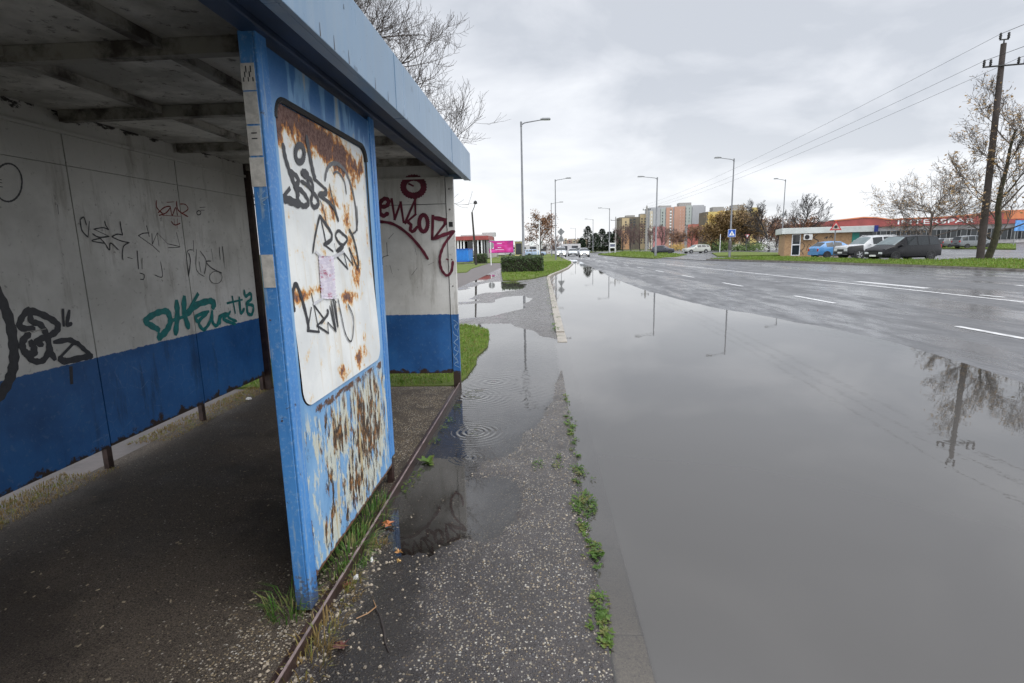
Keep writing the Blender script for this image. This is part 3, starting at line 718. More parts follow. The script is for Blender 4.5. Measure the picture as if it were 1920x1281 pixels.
RB = [(2.30, 2.18, .24, .13, 1.3), (2.5, 2.155, .25, .125, 1.5), (2.7, 2.13, .25, .13, 1.55), (2.88, 2.10, .24, .14, 1.5), (3.08, 2.08, .2, .14, 1.0), (3.2, 2.10, .12, .09, .85), (2.2, 2.12, .1, .14, 1.0),
      (2.20, 1.42, .20, .06, 1.15), (2.30, 1.42, .16, .05, .9), (2.45, 1.43, .14, .04, .65), (2.85, 1.36, .22, .07, .9), (2.98, 1.50, .14, .2, .75), (2.95, 1.62, .1, .12, .75), (2.72, 1.85, .14, .13, .8), (2.92, 1.78, .14, .16, .7), (2.62, 1.78, .1, .10, .7), (3.02, 1.95, .07, .10, .7),
      (2.9, 1.02, .10, .10, .85), (2.98, 1.05, .07, .12, .8), (2.62, 1.00, .10, .06, .8), (2.7, .96, .12, .05, .5), (2.24, 1.16, .07, .06, .5), (2.55, 1.58, .05, .10, .5), (2.50, 1.68, .04, .1, .45), (3.24, 1.7, .03, .5, .5), (2.78, 1.3, .1, .05, .55)]
at = me.attributes.new('rust', 'FLOAT', 'POINT'); at.data.foreach_set('value', [blob(v.co.y, v.co.z, RB) for v in me.vertices])
me.polygons.foreach_set('use_smooth', [True] * len(me.polygons)); me.update()
wb = bpy.data.objects.new('white_board', me); COL.objects.link(wb); wb.parent = fp
m = MB(); loop = rrect(IY0 + .002, IY1 - .002, IZ0 + .002, IZ1 - .002, IR)  # dark ring round the board; its thicker top stands in for recess shade
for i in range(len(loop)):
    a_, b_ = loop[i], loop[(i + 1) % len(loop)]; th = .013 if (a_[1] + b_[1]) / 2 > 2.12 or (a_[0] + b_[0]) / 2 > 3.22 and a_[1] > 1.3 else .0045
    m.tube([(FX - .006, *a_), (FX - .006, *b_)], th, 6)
gk = m.build('gasket_gap_shade', M['dark']); gk.parent = fp
def Pf(x, y):
    p = pX(x, y, FX - .016); xx = FX - .016 + .022 * sm(1.75, .95, p.z); return pX(x, y, xx)
N1 = (1, 0, 0)
T1 = Z(500, 170, 5.123, [(.034, [(155, 520), (175, 640), (215, 770), (255, 880), (300, 1000)]), (.028, [(222, 775), (290, 830), (302, 880), (262, 922), (330, 960), (388, 1040), (392, 1092), (345, 1108), (300, 1055), (282, 960), (264, 925)]),
    (.034, [(215, 945), (145, 1030)]), (.04, [(145, 1030), (215, 1055), (310, 1095)]), (.026, [(330, 800), (350, 775), (390, 800), (392, 880), (435, 965), (485, 1040), (490, 1095), (450, 1120), (422, 1060), (440, 960), (422, 860), (340, 810)]),
    (.036, [(380, 445), (405, 600), (430, 730), (458, 850)]), (.030, [(458, 850), (560, 945)]), (.03, [(560, 945), (565, 985), (495, 1000)]), (.022, [(495, 1000), (600, 1080), (650, 1150), (682, 1250)]), (.032, ring(312, 605, 42, 82)), (.02, [(325, 870), (380, 905), (430, 960)])])
ink('graffiti', T1, Pf, N1, M['ink'], wb)
T1b = Z(500, 170, 5.123, [(.024, [(558, 860), (575, 765), (620, 705), (690, 710), (760, 790), (810, 920), (845, 1080), (860, 1250), (865, 1340)]), (.014, [(640, 800), (660, 780), (700, 800), (745, 880), (762, 990)]), (.012, [(600, 900), (620, 1000), (650, 1110), (682, 1250)]), (.008, [(510, 1050), (545, 1160), (570, 1270)])])
ink('graffiti', T1b, Pf, N1, M['ink_grey'], wb)
T2 = Z(520, 380, 4.27, [(.018, [(282, 400), (300, 270), (335, 105)]), (.024, [(335, 105), (390, 180), (432, 250), (425, 300), (372, 335)]), (.02, [(372, 335), (442, 390)]), (.013, [(350, 150), (370, 240), (385, 325)]),
    (.018, [(470, 385), (530, 335), (558, 290), (520, 250), (485, 225), (463, 265), (490, 320), (525, 350), (480, 400)]), (.02, [(480, 440), (560, 530)]), (.016, [(560, 530), (525, 395)]), (.015, [(525, 395), (602, 500)]), (.015, [(602, 500), (572, 365)]), (.022, [(572, 365), (638, 525)]), (.02, [(638, 525), (645, 470), (610, 300), (570, 215)]), (.012, [(632, 30), (638, 150), (625, 225), (598, 248)]), (.008, [(450, 330), (460, 380)]),
    (.026, [(135, 862), (120, 780), (125, 700), (148, 655), (190, 760), (240, 950), (245, 1020)]), (.018, [(270, 845), (240, 1025)]), (.022, [(240, 1025), (332, 1035)]), (.014, [(332, 1035), (270, 730)]), (.018, [(290, 820), (370, 930)]), (.02, [(370, 930), (315, 985)]), (.02, [(315, 985), (405, 1045)]), (.013, [(405, 1045), (398, 960)]), (.018, [(395, 860), (400, 890), (345, 965)]), (.014, [(415, 830), (465, 1035), (425, 790)]), (.014, [(465, 1030), (400, 960)]), (.013, [(440, 770), (480, 1000), (455, 790)]), (.014, [(440, 770), (465, 800)]),
    (.010, [(480, 770), (510, 920), (540, 1050), (580, 1112), (600, 1050), (602, 920), (558, 812)])])
ink('graffiti', T2, Pf, N1, M['ink'], wb)
# paper notice held by wrinkled clear tape
m = MB(); q = [Pf(520 + x / 4.27, 380 + y / 4.27) for x, y in ((322, 425), (440, 430), (462, 772), (345, 768))]
NU, NV = 8, 26; base = len(m.v)
for j in range(NV + 1):
    for i in range(NU + 1):
        u, v_ = i / NU, j / NV; p = (q[0] * (1 - u) + q[1] * u) * (1 - v_) + (q[3] * (1 - u) + q[2] * u) * v_
        m.v.append((p.x + .005 + .0035 * math.sin(v_ * 75 + u * 4) + .002 * math.sin(u * 20), p.y, p.z))
for j in range(NV):
    for i in range(NU): m.f.append((base + j * (NU + 1) + i, base + j * (NU + 1) + i + 1, base + (j + 1) * (NU + 1) + i + 1, base + (j + 1) * (NU + 1) + i)); m.m.append(0)
t = NT('pinkish_notice'); g = t.geo(); nn = t.noise(t.scl(g, 1, 5, 22), 3, 4, .7); f = t.noise(g, 14, 3)
c = t.mix(t.step(nn, .4, .6), (.60, .55, .66), (.72, .68, .74)); c = t.mix(t.math('MULTIPLY', t.step(f, .5, .62), t.step(nn, .45, .6)), c, (.42, .16, .24))
M['notice'] = t.done(c, .12, None)
nb = m.build('paper_notice', M['notice'], smooth=180); nb.parent = wb
T = Z(520, 380, 4.27, [(.03, [(440, 435), (520, 395)]), (.022, [(300, 395), (335, 425)]), (.022, [(285, 810), (350, 770)]), (.018, [(430, 765), (470, 745)])])
TAPE = plain('clear_tape', (.55, .55, .58), .12)
for s_ in T: ink('tape', [s_], Pf, N1, TAPE, wb, base=.006)
# graffiti on the far end panel
N2 = (0, -1, 0)
def Pe(x, y): return pY(x, y, Y1)
TE = Z(690, 310, 4.27, [(.075, ring(365, 172, 82, 72)), (.04, [(330, 150), (360, 165)]), (.05, [(95, 335), (150, 325), (165, 285), (135, 268), (100, 300), (95, 370), (120, 405), (160, 385)]), (.05, [(190, 275), (215, 430)]), (.05, [(215, 430), (262, 300)]), (.05, [(262, 300), (285, 455)]), (.05, [(300, 455), (378, 275)]), (.045, [(378, 275), (380, 385)]), (.045, [(380, 395), (300, 465)]), (.04, [(320, 455), (345, 480), (340, 515), (362, 530), (395, 495)]), (.05, ring(445, 465, 34, 66)), (.06, [(520, 410), (515, 590)]), (.05, [(520, 420), (620, 440), (618, 470)]), (.05, [(618, 470), (525, 590)])])
ink('graffiti', TE, Pe, N2, M['maroon'], END)
TE2 = Z(690, 310, 4.27, [(.045, [(525, 590), (600, 560), (690, 530)]), (.032, [(690, 530), (620, 620), (585, 700), (575, 770), (592, 840), (630, 882), (668, 850), (680, 770)]), (.03, [(630, 752), (642, 756)]), (.035, [(80, 450), (200, 470), (320, 550), (420, 660), (480, 750)])])
ink('graffiti', TE2, lambda x, y: pY(x, y, Y1 - .0135), N2, M['maroon'], END)
TE3 = Z(690, 310, 4.27, [(.012, [(150, 620), (155, 720)]), (.008, [(165, 590), (205, 545)]), (.008, [(120, 800), (118, 740), (165, 722)]), (.008, [(350, 880), (395, 820)]), (.006, [(175, 800), (195, 870)]), (.006, [(375, 660), (390, 720)]), (.006, [(480, 800), (530, 775)])])
ink('graffiti', TE3, Pe, N2, M['ink_thin'], END)
# graffiti on the back wall
N3 = (1, 0, 0)
def Pb(x, y): return pX(x, y, BX)
TB = Z(0, 540, 3.84, [(.045, [(205, 150), (150, 225), (145, 285), (240, 295)]), (.05, [(215, 160), (330, 205), (410, 260), (405, 310), (345, 350)]), (.045, [(215, 170), (225, 240), (290, 265), (335, 345), (360, 450), (390, 510)]), (.05, [(205, 330), (160, 390), (175, 460), (240, 475), (240, 430), (220, 390)]), (.045, [(180, 470), (240, 525), (310, 520), (350, 440), (330, 360), (260, 385), (300, 410)]), (.04, [(390, 390), (500, 375), (540, 400)]), (.04, [(535, 390), (430, 500)]), (.05, [(430, 500), (460, 528), (600, 500), (655, 490)]), (.036, [(655, 490), (600, 440), (545, 390)]), (.035, [(450, 160), (455, 270)]), (.03, [(495, 165), (480, 265), (510, 255)])])
ink('graffiti', TB, Pb, N3, M['ink'], sh)
TB2 = Z(0, 540, 3.84, [(.07, [(-90, -90), (0, 70), (65, 230), (95, 400), (98, 540), (70, 650), (10, 760), (-60, 830)]), (.05, [(510, 580), (515, 680)])])
ink('graffiti', TB2, Pb, N3, M['ink'], sh, base=.0008)
TD = Z(0, 540, 3.84, [(.06, [(1205, 165), (1130, 180), (1050, 230), (1065, 258), (1140, 300)]), (.07, [(1205, 165), (1225, 240), (1195, 310), (1140, 360)]), (.05, [(1140, 300), (1140, 360)]), (.07, [(1270, 100), (1275, 200), (1262, 330)]), (.06, [(1220, 240), (1330, 205)]), (.07, [(1325, 70), (1325, 180), (1355, 285)]), (.07, [(1420, 50), (1340, 190)]), (.07, [(1340, 190), (1420, 120), (1510, 95), (1540, 110), (1530, 140)]),
    (.042, [(1500, 170), (1410, 205), (1420, 245)]), (.042, [(1490, 180), (1430, 245), (1465, 300), (1510, 240), (1525, 170)]), (.042, [(1525, 180), (1530, 250), (1560, 270), (1580, 200)]), (.042, [(1580, 260), (1590, 200), (1640, 190), (1605, 225), (1690, 260)]), (.034, [(1655, 170), (1640, 210), (1700, 240)]), (.042, [(1635, 110), (1740, 85)]), (.042, [(1670, 65), (1690, 180)]), (.042, [(1720, 70), (1730, 180), (1755, 150)]), (.042, [(1755, 20), (1765, 60), (1800, 40), (1805, 80), (1770, 115), (1820, 130), (1810, 190), (1780, 180), (1775, 120)])])
ink('graffiti', TD, Pb, N3, M['teal'], sh, base=.002)
TT = Z(140, 350, 6.1, [(.012, [(60, 380), (80, 500), (150, 580)]), (.012, [(150, 580), (165, 400)]), (.01, [(60, 380), (100, 350), (130, 440)]), (.01, [(340, 395), (350, 440), (385, 495)]), (.01, [(385, 495), (320, 470), (215, 488)]), (.01, [(215, 488), (390, 570)]), (.012, [(390, 570), (275, 580), (200, 540)]), (.01, [(300, 590), (190, 620), (340, 650)]), (.01, [(275, 580), (340, 650), (392, 725), (405, 645), (490, 720)]), (.012, [(515, 400), (525, 480), (542, 555)]), (.01, [(542, 555), (480, 545), (418, 575)]), (.01, [(418, 575), (520, 620), (620, 642)]), (.008, [(620, 642), (555, 680), (540, 770), (545, 840)]),
    (.012, [(820, 450), (850, 570)]), (.008, [(850, 530), (780, 535), (725, 562)]), (.01, [(725, 562), (900, 685)]), (.012, [(880, 540), (885, 660)]), (.008, [(885, 660), (940, 530)]), (.008, [(940, 530), (960, 680)]), (.006, [(940, 530), (1060, 655)]), (.008, [(1160, 525), (1200, 690)]), (.006, [(1060, 655), (1200, 690), (1060, 700)]), (.01, [(900, 690), (965, 750)]), (.008, [(600, 810), (655, 825)]), (.016, [(710, 740), (725, 940)]), (.01, [(765, 820), (765, 940)]), (.008, [(740, 990), (790, 1010), (780, 1060), (745, 1060)]), (.008, [(980, 860), (1000, 1030), (910, 1010)]),
    (.012, [(1355, 620), (1360, 745)]), (.008, [(1350, 725), (1290, 735), (1275, 840)]), (.018, [(1280, 845), (1300, 1025)]), (.014, [(1300, 1025), (1320, 850), (1300, 760)]), (.008, [(1390, 720), (1390, 950), (1480, 1030)]), (.01, [(1430, 735), (1500, 850), (1480, 1000)]), (.01, [(1420, 860), (1440, 980)]), (.008, [(1560, 715), (1580, 855)]), (.012, [(1555, 852), (1500, 860), (1560, 930), (1680, 990)]), (.006, ring(1610, 1040, 72, 70)), (.018, [(1650, 700), (1660, 830)]), (.018, [(1685, 690), (1705, 865)]), (.008, [(1705, 865), (1715, 940)]), (.01, ring(1418, 300, 24, 24, 8)), (.01, [(1430, 240), (1490, 235)]), (.01, [(1440, 270), (1480, 270)])])
ink('graffiti', TT, Pb, N3, M['ink_thin'], sh)
TC = Z(0, 200, 6.4, [(.012, ring(95, 912, 168, 228)), (.01, [(-20, 870), (15, 880)]), (.01, [(-20, 905), (20, 915)]), (.01, [(-20, 960), (25, 965)]), (.008, [(690, 1180), (700, 1290)])])
ink('graffiti', TC, Pb, N3, M['ink_thin'], sh, base=.0005)
TR = Z(140, 350, 6.1, [(.012, [(930, 160), (935, 240), (1000, 310)]), (.01, [(950, 300), (1020, 240), (1090, 230), (1040, 300), (960, 330)]), (.01, [(1090, 230), (1110, 330), (1150, 240), (1170, 330)]), (.014, [(1160, 170), (1180, 270), (1290, 345)]), (.01, [(1200, 200), (1260, 205), (1290, 260), (1215, 310)]), (.01, [(1050, 180), (1130, 175)]), (.01, [(1100, 400), (1140, 440), (1200, 420)]), (.008, [(1130, 370), (1140, 440)]), (.008, [(1170, 370), (1165, 480)]), (.008, [(1000, 330), (1200, 340)])])
ink('graffiti', TR, Pb, N3, M['redink'], sh, base=.003)
TS = Z(0, 540, 3.84, [(.008, [(170, 320), (325, 295)]), (.006, [(190, 312), (300, 310)]), (.008, [(230, 325), (290, 300)])])
ink('scratch_mark', TS, Pb, N3, M['paper'], sh, base=.0045)
TP = Z(300, 200, 6.404, [(.004, [(1170, 665), (1190, 700), (1215, 660)]), (.004, [(1160, 760), (1250, 740)]), (.004, [(1200, 740), (1215, 810)]), (.004, [(1220, 680), (1250, 690)]), (.004, ring(1215, 915, 45, 40, 10)), (.004, [(1170, 1030), (1185, 1090)]), (.004, [(1185, 1090), (1260, 1010)]), (.004, [(1215, 1110), (1300, 1085), (1225, 1150), (1265, 1180)])])
ink('scratch_mark', TP, lambda x, y: pY(x, y, P1 - .0305), N2, M['scratch'], sh, base=.0008)
TQ = [(.006, [(850 + (i % 3) * 5, 600 + i * 7), (858 - (i % 2) * 6, 606 + i * 7), (853 + (i % 4) * 3, 612 + i * 7)]) for i in range(12)]
ink('scratch_mark', TQ, lambda x, y: pY(x, y, Y1 - .0135), N2, M['scratch'], sh)
# roof: ceiling sheet, beams, purlins, front beam, fascia
m = MB(); m.box(-3.46, -.812, -.62, 6.13, 2.60, 2.655); spart(m, 'roof', M['ceil'])
for yy in (.2, 1.40, 2.555, 3.62, 4.80, 5.93):
    m = MB(); m.box(BX + .03, FX - .04, yy, yy + .06, 2.525, 2.597); spart(m, 'roof_beam', M['beam'])
for xx in (-1.80, -2.58):
    m = MB()
    yb = [-.44, .2, 1.40, 2.555, 3.62, 4.80, 5.93]
    for a, b in zip(yb, yb[1:]): m.box(xx, xx + .055, a + .062, b - .002, 2.55, 2.597)
    spart(m, 'purlin', M['beam'])
m = MB(); m.box(FX - .055, FX + .035, -.48, 6.05, 2.415, 2.49); m.box(FX - .03, FX + .012, -.48, 6.05, 2.4905, 2.597); spart(m, 'front_beam', M['soffit'], bevel=.006)
m = MB(); m.box(FX + .037, -.812, -.62, 6.12, 2.44, 2.455); spart(m, 'soffit', M['soffit'])
m = MB(); m.box(-.811, -.79, -.66, 6.15, 2.37, 2.665); m.box(-3.46, -.812, 6.131, 6.15, 2.39, 2.665); m.box(-.86, -.812, -.62, 6.13, 2.372, 2.38)
spart(m, 'fascia', M['fascia'], bevel=.003)
for yy in (1.2, 3.05, 4.9):
    m = MB(); m.box(-.7895, -.7875, yy, yy + .012, 2.372, 2.662); spart(m, 'fascia_joint', M['fascia'])
rr_ = random.Random(4)
for i in range(16):
    yy = rr_.uniform(.8, 6.0); z1_ = 2.37 + rr_.choice((.0, .0, .0, .2)) + .004; L = rr_.uniform(.012, .06)
    m = MB(); m.add([(-.7892, yy, z1_), (-.7892, yy + .008, z1_), (-.7892, yy + .005, z1_ + L), (-.7892, yy + .002, z1_ + L)], [(0, 1, 2, 3)]); spart(m, 'rust_mark', M['steel'])
# rusty base rail: an angle iron along the floor's front edge
m = MB(); m.box(FX + .012, FX + .058, -.45, 6.06, .010, .026); m.box(FX + .0585, FX + .072, -.45, 6.06, -.06, .062)
rl = spart(m, 'base_rail', M['steel'])
m = MB(); m.box(FX + .060, FX + .071, -.45, 6.06, .0625, .065); spart(m, 'worn_rail_edge', plain('worn_steel_edge', (.20, .155, .15), .35, var=.4, scale=9))
m = MB(); m.box(FX - .05, FX - .03, P1 + .06, P2, .11, .143); spart(m, 'panel_sill', M['steel'])

# ------------------------------------------------------------------ vegetation
def ground_z(x, y):
    if x < .25: return pave_z(x, y)
    return .33
def point_in(poly, x, y):
    c = False; n = len(poly); j = n - 1
    for i in range(n):
        (xi, yi), (xj, yj) = poly[i], poly[j]
        if (yi > y) != (yj > y) and x < (xj - xi) * (y - yi) / (yj - yi) + xi: c = not c
        j = i
    return c
def grass_mat(name, a, b, dry, share):
    t = NT(name); oi = t.n('TexNoise', 0, {'Vector': t.geo(), 'Scale': 3.0, 'Detail': 4.0}); f = t.n('TexWhiteNoise', 'Value', {'Vector': t.scl(t.geo(), 37, 37, 0)}, noise_dimensions='3D')
    c = t.mix(t.step(oi, .35, .65), a, b); c = t.mix(t.step(t.noise(t.geo(), 16, 3), 1 - share - .1, 1 - share + .1), c, dry)
    d = t.n('BsdfPrincipled', 0, {'Base Color': c, 'Roughness': .5, 'Specular IOR Level': .3}); tr = t.n('BsdfTranslucent', 0, {'Color': c})
    t.t.links.new(t.n('MixShader', 0, {0: .3, 1: d, 2: tr}), t.out.inputs[0]); return t.mat
M['grass'] = grass_mat('grass_blades', (.085, .165, .016), (.150, .25, .030), (.24, .20, .07), .42)
M['tuft'] = grass_mat('tuft_blades', (.045, .125, .02), (.10, .21, .04), (.26, .24, .10), .45)
M['dry'] = grass_mat('dry_blades', (.13, .16, .03), (.22, .22, .06), (.22, .15, .06), .55)
M['weed'] = grass_mat('weed_leaves', (.045, .095, .018), (.09, .155, .028), (.16, .15, .05), .42)
def blade(m, p, h, wd, az, lean, rnd):
    d = Vector((math.cos(az), math.sin(az), 0)); s = Vector((-d.y, d.x, 0)) * wd / 2
    k = p + Vector((0, 0, h * .6)) + d * lean * .35 * h; tip = p + Vector((0, 0, h * (1 - .35 * lean))) + d * lean * h * .95
    m.add([p - s, p + s, k + s * .75, k - s * .75, tip], [(0, 1, 2, 3), (3, 2, 4)])
def lawn_blades(name, poly, n, z, h, wd, label, mat='grass', seed=1, lean=.6):
    rnd = random.Random(seed); m = MB(); xs = [p[0] for p in poly]; ys_ = [p[1] for p in poly]; k = 0; tries = 0
    while k < n and tries < n * 20:
        tries += 1; x, y = rnd.uniform(min(xs), max(xs)), rnd.uniform(min(ys_), max(ys_))
        if not point_in(poly, x, y) or mnoise.noise(Vector((x * .9, y * .9, seed))) < -.35: continue
        zz = z(x, y) if callable(z) else z
        hh = h * rnd.uniform(.45, 1.25) * (1 + .5 * mnoise.noise(Vector((x * 1.5, y * 1.5, 3))))
        blade(m, Vector((x, y, zz - .004)), hh, wd * rnd.uniform(.6, 1.3), rnd.uniform(0, 6.28), rnd.uniform(.1, lean), rnd); k += 1
    return tag(m.build(name, M[mat]), label, 'grass', kind='stuff')
lawn_blades('grass', ENDL, 24000, .016, .060, .008, 'short grass growing on the muddy patch beyond the shelter', seed=2, lean=.9)
lawn_blades('grass', [p for p in WEDGE if p[1] < 65] , 16000, .07, .09, .03, 'short green grass covering the lawn round the hedges', seed=3)
lawn_blades('grass', [p for p in VERGE if p[1] > 20], 16000, .33, .13, .035, 'rough green grass covering the verge across the road', seed=4)
lawn_blades('grass', FARL, 5000, .24, .16, .08, 'grass covering the far strip before the bare trees', seed=5)
lawn_blades('grass', BACKL, 4000, .36, .14, .07, 'grass covering the bank behind the black van', seed=6)
lawn_blades('grass', [(-3.26, -.4), (-3.66, -.4), (-3.60, 6.4), (-3.26, 6.2)], 13000, .004, .032, .005, 'mossy grass strip under the back wall of the shelter', 'dry', seed=7, lean=1.0)
def tuft(loc, n, h, spread, label, name='grass_tuft', cat='grass tuft', mat='tuft', seed=0, group=None, stretch=1.0, wd=.006):
    rnd = random.Random(seed); m = MB()
    for _ in range(n):
        a_ = rnd.uniform(0, 6.28); r = spread * math.sqrt(rnd.random()) * .55
        blade(m, Vector((r * math.cos(a_), r * math.sin(a_) * stretch, -.01)), h * rnd.uniform(.5, 1.15), wd * rnd.uniform(.6, 1.3), a_ + rnd.uniform(-.8, .8), rnd.uniform(.2, 1.15), rnd)
    o = m.build(name, M[mat]); o.location = loc; return tag(o, label, cat, group)
def at0(x, y, z=.008): return pz(x, y, z)
tuft(at0(545, 1150), 90, .16, .16, 'thin green grass tuft left of the near post foot', seed=1)
tuft(at0(655, 1050), 200, .15, .22, 'lush green grass tuft under the near half of the rusted panel', seed=2, stretch=1.6)
tuft(at0(693, 975), 170, .14, .2, 'green grass tuft growing under the far half of the rusted panel', seed=3, stretch=1.8)
tuft(at0(605, 1200), 80, .10, .14, 'yellowish grass tuft beside the rusty rail in front of the near post', mat='dry', seed=4, stretch=1.5)
tuft(at0(575, 1255), 60, .10, .15, 'straggly dry grass tuft on the rusty rail nearest the camera', mat='dry', seed=5, stretch=1.6)
tuft(at0(712, 1022), 40, .055, .08, 'small bright weed beside the fallen orange leaf', mat='dry', seed=6)
tuft(at0(660, 1090), 40, .07, .10, 'sparse grass sprig next to the white litter scrap', mat='dry', seed=7)
tuft(at0(640, 1120), 190, .05, .16, 'flattened straw coloured grass by the near post', mat='dry', seed=9, stretch=1.4)
def leafy(loc, n, sz, spread, label, seed, group=None, h=.03):
    rnd = random.Random(seed); m = MB()
    for _ in range(n):
        a_ = rnd.uniform(0, 6.28); r = spread * math.sqrt(rnd.random()); p = Vector((r * .55 * math.cos(a_), r * math.sin(a_), rnd.uniform(.0, h)))
        L = sz * rnd.uniform(.6, 1.3); az = rnd.uniform(0, 6.28); d = Vector((math.cos(az), math.sin(az), rnd.uniform(-.1, .7))).normalized(); s = Vector((-math.sin(az), math.cos(az), 0)) * L * .32
        m.add([p, p + d * L * .5 + s, p + d * L, p + d * L * .5 - s], [(0, 1, 2, 3)])
    o = m.build('weed', M['weed']); o.location = loc; return tag(o, label, 'weed', group)
for i, (x, y, n, sz, sp, lb) in enumerate([(801, 868, 26, .055, .06, 'broad leafed green weed sprouting beside the rusty rail'), (1058, 746, 12, .03, .06, 'weed sprig standing in water at the tip of the gravel spit'), (1063, 792, 9, .03, .05, 'small weed sprig in the water beside the gravel spit'), (1081, 792, 6, .025, .04, 'tiny weed floating farthest out in the road puddle'),
    (1077, 823, 12, .025, .05, 'weed sprig on the kerb seam above the big clump'), (1084, 885, 90, .022, .11, 'upper part of the leafy clump on the kerb seam'), (1096, 948, 300, .022, .15, 'largest green weed clump on the kerb seam'), (1110, 900, 7, .025, .04, 'little weed reaching into the road puddle'),
    (1118, 1045, 46, .034, .05, 'dark green weed rosette on the kerb seam below the largest clump'), (1121, 1068, 14, .025, .03, 'small weed just under the dark rosette'), (1124, 1128, 70, .02, .08, 'weed strip nearest the camera on the kerb seam'), (1047, 860, 30, .02, .06, 'low weed left of the kerb seam clump'), (1008, 873, 60, .018, .09, 'low mossy weeds spreading across the gravel left of the kerb'), (1045, 876, 50, .018, .07, 'low weeds joining the gravel patch to the kerb clump'),
    (1043, 618, 60, .04, .12, 'weed clump at the end of the dry kerb'), (872, 612, 40, .05, .12, 'weed clump on the path beyond the shelter post')]):
    leafy(at0(x, y, .004), n, sz, sp, lb, 20 + i, h=.022 if sz < .03 else .03)
rnd = random.Random(77)
for i in range(60):
    y_ = 1.9 + 3.7 * rnd.random() ** 1.3; leafy(Vector((.235 + rnd.gauss(0, .018), y_, .003)), rnd.randint(14, 34), rnd.uniform(.013, .024), rnd.uniform(.015, .045), 'tiny green weed sprigs scattered along the crack beside the sunken kerb', 200 + i, 'tiny weeds along the kerb crack', .012)
for i in range(16):
    y_ = 10.2 + i * 1.15 + rnd.uniform(-.4, .4); leafy(Vector((.245 + rnd.gauss(0, .02), y_, .02)), rnd.randint(14, 34), .04, rnd.uniform(.12, .3), 'low weeds growing in the kerb seam of the drier pavement ahead', 240 + i, 'weeds along the dry kerb', .03)
for i, (x, y) in enumerate(((832, 805), (845, 790), (857, 765), (815, 832), (781, 895), (765, 915))):
    leafy(at0(x, y, .004), 24, .024, .08, 'small green weeds along the outside of the rusty rail', 60 + i, 'weeds along the rusty rail')
# fallen leaves, litter, stick
def leaf(loc, r, col, label, seed):
    rnd = random.Random(seed); m = MB(); n = 14
    pts = [(r * (1.0 if i % 2 == 0 else .45) * rnd.uniform(.75, 1.1) * math.cos(6.283 * i / n), r * (1.0 if i % 2 == 0 else .45) * rnd.uniform(.75, 1.1) * math.sin(6.283 * i / n), rnd.uniform(.004, .025)) for i in range(n)]
    m.add([(0, 0, .006)] + pts, [(0, 1 + i, 1 + (i + 1) % n) for i in range(n)])
    o = m.build('fallen_leaf', plain('leaf_' + str(seed), col, .5, var=.4, scale=60)); o.location = loc; tag(o, label, 'leaf')
leaf(at0(728, 985), .05, (.36, .13, .05), 'large orange brown fallen leaf beside the rail', 1)
leaf(at0(747, 1038), .024, (.42, .21, .07), 'small tan fallen leaf on the wet pavement', 2)
leaf(at0(748, 1056), .018, (.45, .30, .12), 'smallest yellowish leaf below the tan leaf', 3)
leaf(at0(640, 1215), .04, (.10, .035, .03), 'dark red brown leaf by the rail nearest the camera', 4)
leaf(at0(650, 1100), .03, (.16, .05, .035), 'reddish leaf among the dry grass', 5)
def litter(loc, sx_, sy_, label, seed):
    rnd = random.Random(seed); m = MB(); n = 8
    ring_ = [(sx_ * math.cos(6.283 * i / n) * rnd.uniform(.7, 1.1), sy_ * math.sin(6.283 * i / n) * rnd.uniform(.7, 1.1)) for i in range(n)]
    m.add([(x, y, .002) for x, y in ring_] + [(x * .8, y * .8, .014 + rnd.uniform(0, .01)) for x, y in ring_], [(i, (i + 1) % n, n + (i + 1) % n, n + i) for i in range(n)] + [tuple(range(n, 2 * n))])
    o = m.build('litter_scrap', plain('white_litter', (.75, .74, .73), .4)); o.location = loc; tag(o, label, 'litter')
litter(at0(668, 1086), .016, .012, 'crumpled white litter scrap by the grass under the panel', 1)
litter(at0(697, 1052), .008, .018, 'thin white litter strip right of the grass tuft', 2)
litter(pX(467, 749, -3.2), .04, .02, 'white litter scrap in the grass under the back wall', 3)
m = MB(); P = [at0(*q, .012) for q in ((702, 1137), (712, 1155), (719, 1180), (722, 1205), (730, 1225))]; m.tube(P, [.004, .005, .0055, .005, .002], 6)
tag(m.build('stick', plain('dark_bark_stick', (.02, .014, .012), .6)), 'thin dark curved stick lying on the wet pavement', 'stick')
m = MB(); P = [at0(*q, .018) for q in ((668, 1160), (690, 1150), (705, 1138), (700, 1125))]; m.tube(P, [.0025, .003, .003, .0015], 5)
tag(m.build('dry_stalk', plain('dry_stalk', (.30, .17, .08), .6)), 'pale dry plant stalk by the near post', 'stalk')
rnd = random.Random(5); m = MB()
for i in range(420):
    x, y = rnd.uniform(-3.1, -1.15), rnd.uniform(.6, 5.8)
    L = rnd.uniform(.003, .010); az = rnd.uniform(0, 3.14); d = Vector((math.cos(az), math.sin(az), 0)) * L; s = Vector((-d.y, d.x, 0)) * rnd.uniform(.15, .45)
    p = Vector((x, y, .0135)); m.add([p - d - s, p + d - s, p + d + s + Vector((0, 0, .004)), p - d + s + Vector((0, 0, .003))], [(0, 1, 2, 3)])
tag(m.build('floor_debris', plain('pale_debris', (.16, .13, .09), .7, var=.5, scale=3)), 'tiny pale leaf and gravel bits strewn over the shelter floor', 'debris', kind='stuff')
rnd = random.Random(8); m = MB()
def stone(m, p, r):
    n = 5; ring_ = [(r * math.cos(6.283 * i / n) * rnd.uniform(.7, 1.2), r * math.sin(6.283 * i / n) * rnd.uniform(.7, 1.2)) for i in range(n)]
    m.add([(p.x + x, p.y + y, p.z) for x, y in ring_] + [(p.x + x * .6, p.y + y * .6, p.z + r * .7) for x, y in ring_], [(i, (i + 1) % n, n + (i + 1) % n, n + i) for i in range(n)] + [tuple(range(n, 2 * n))])
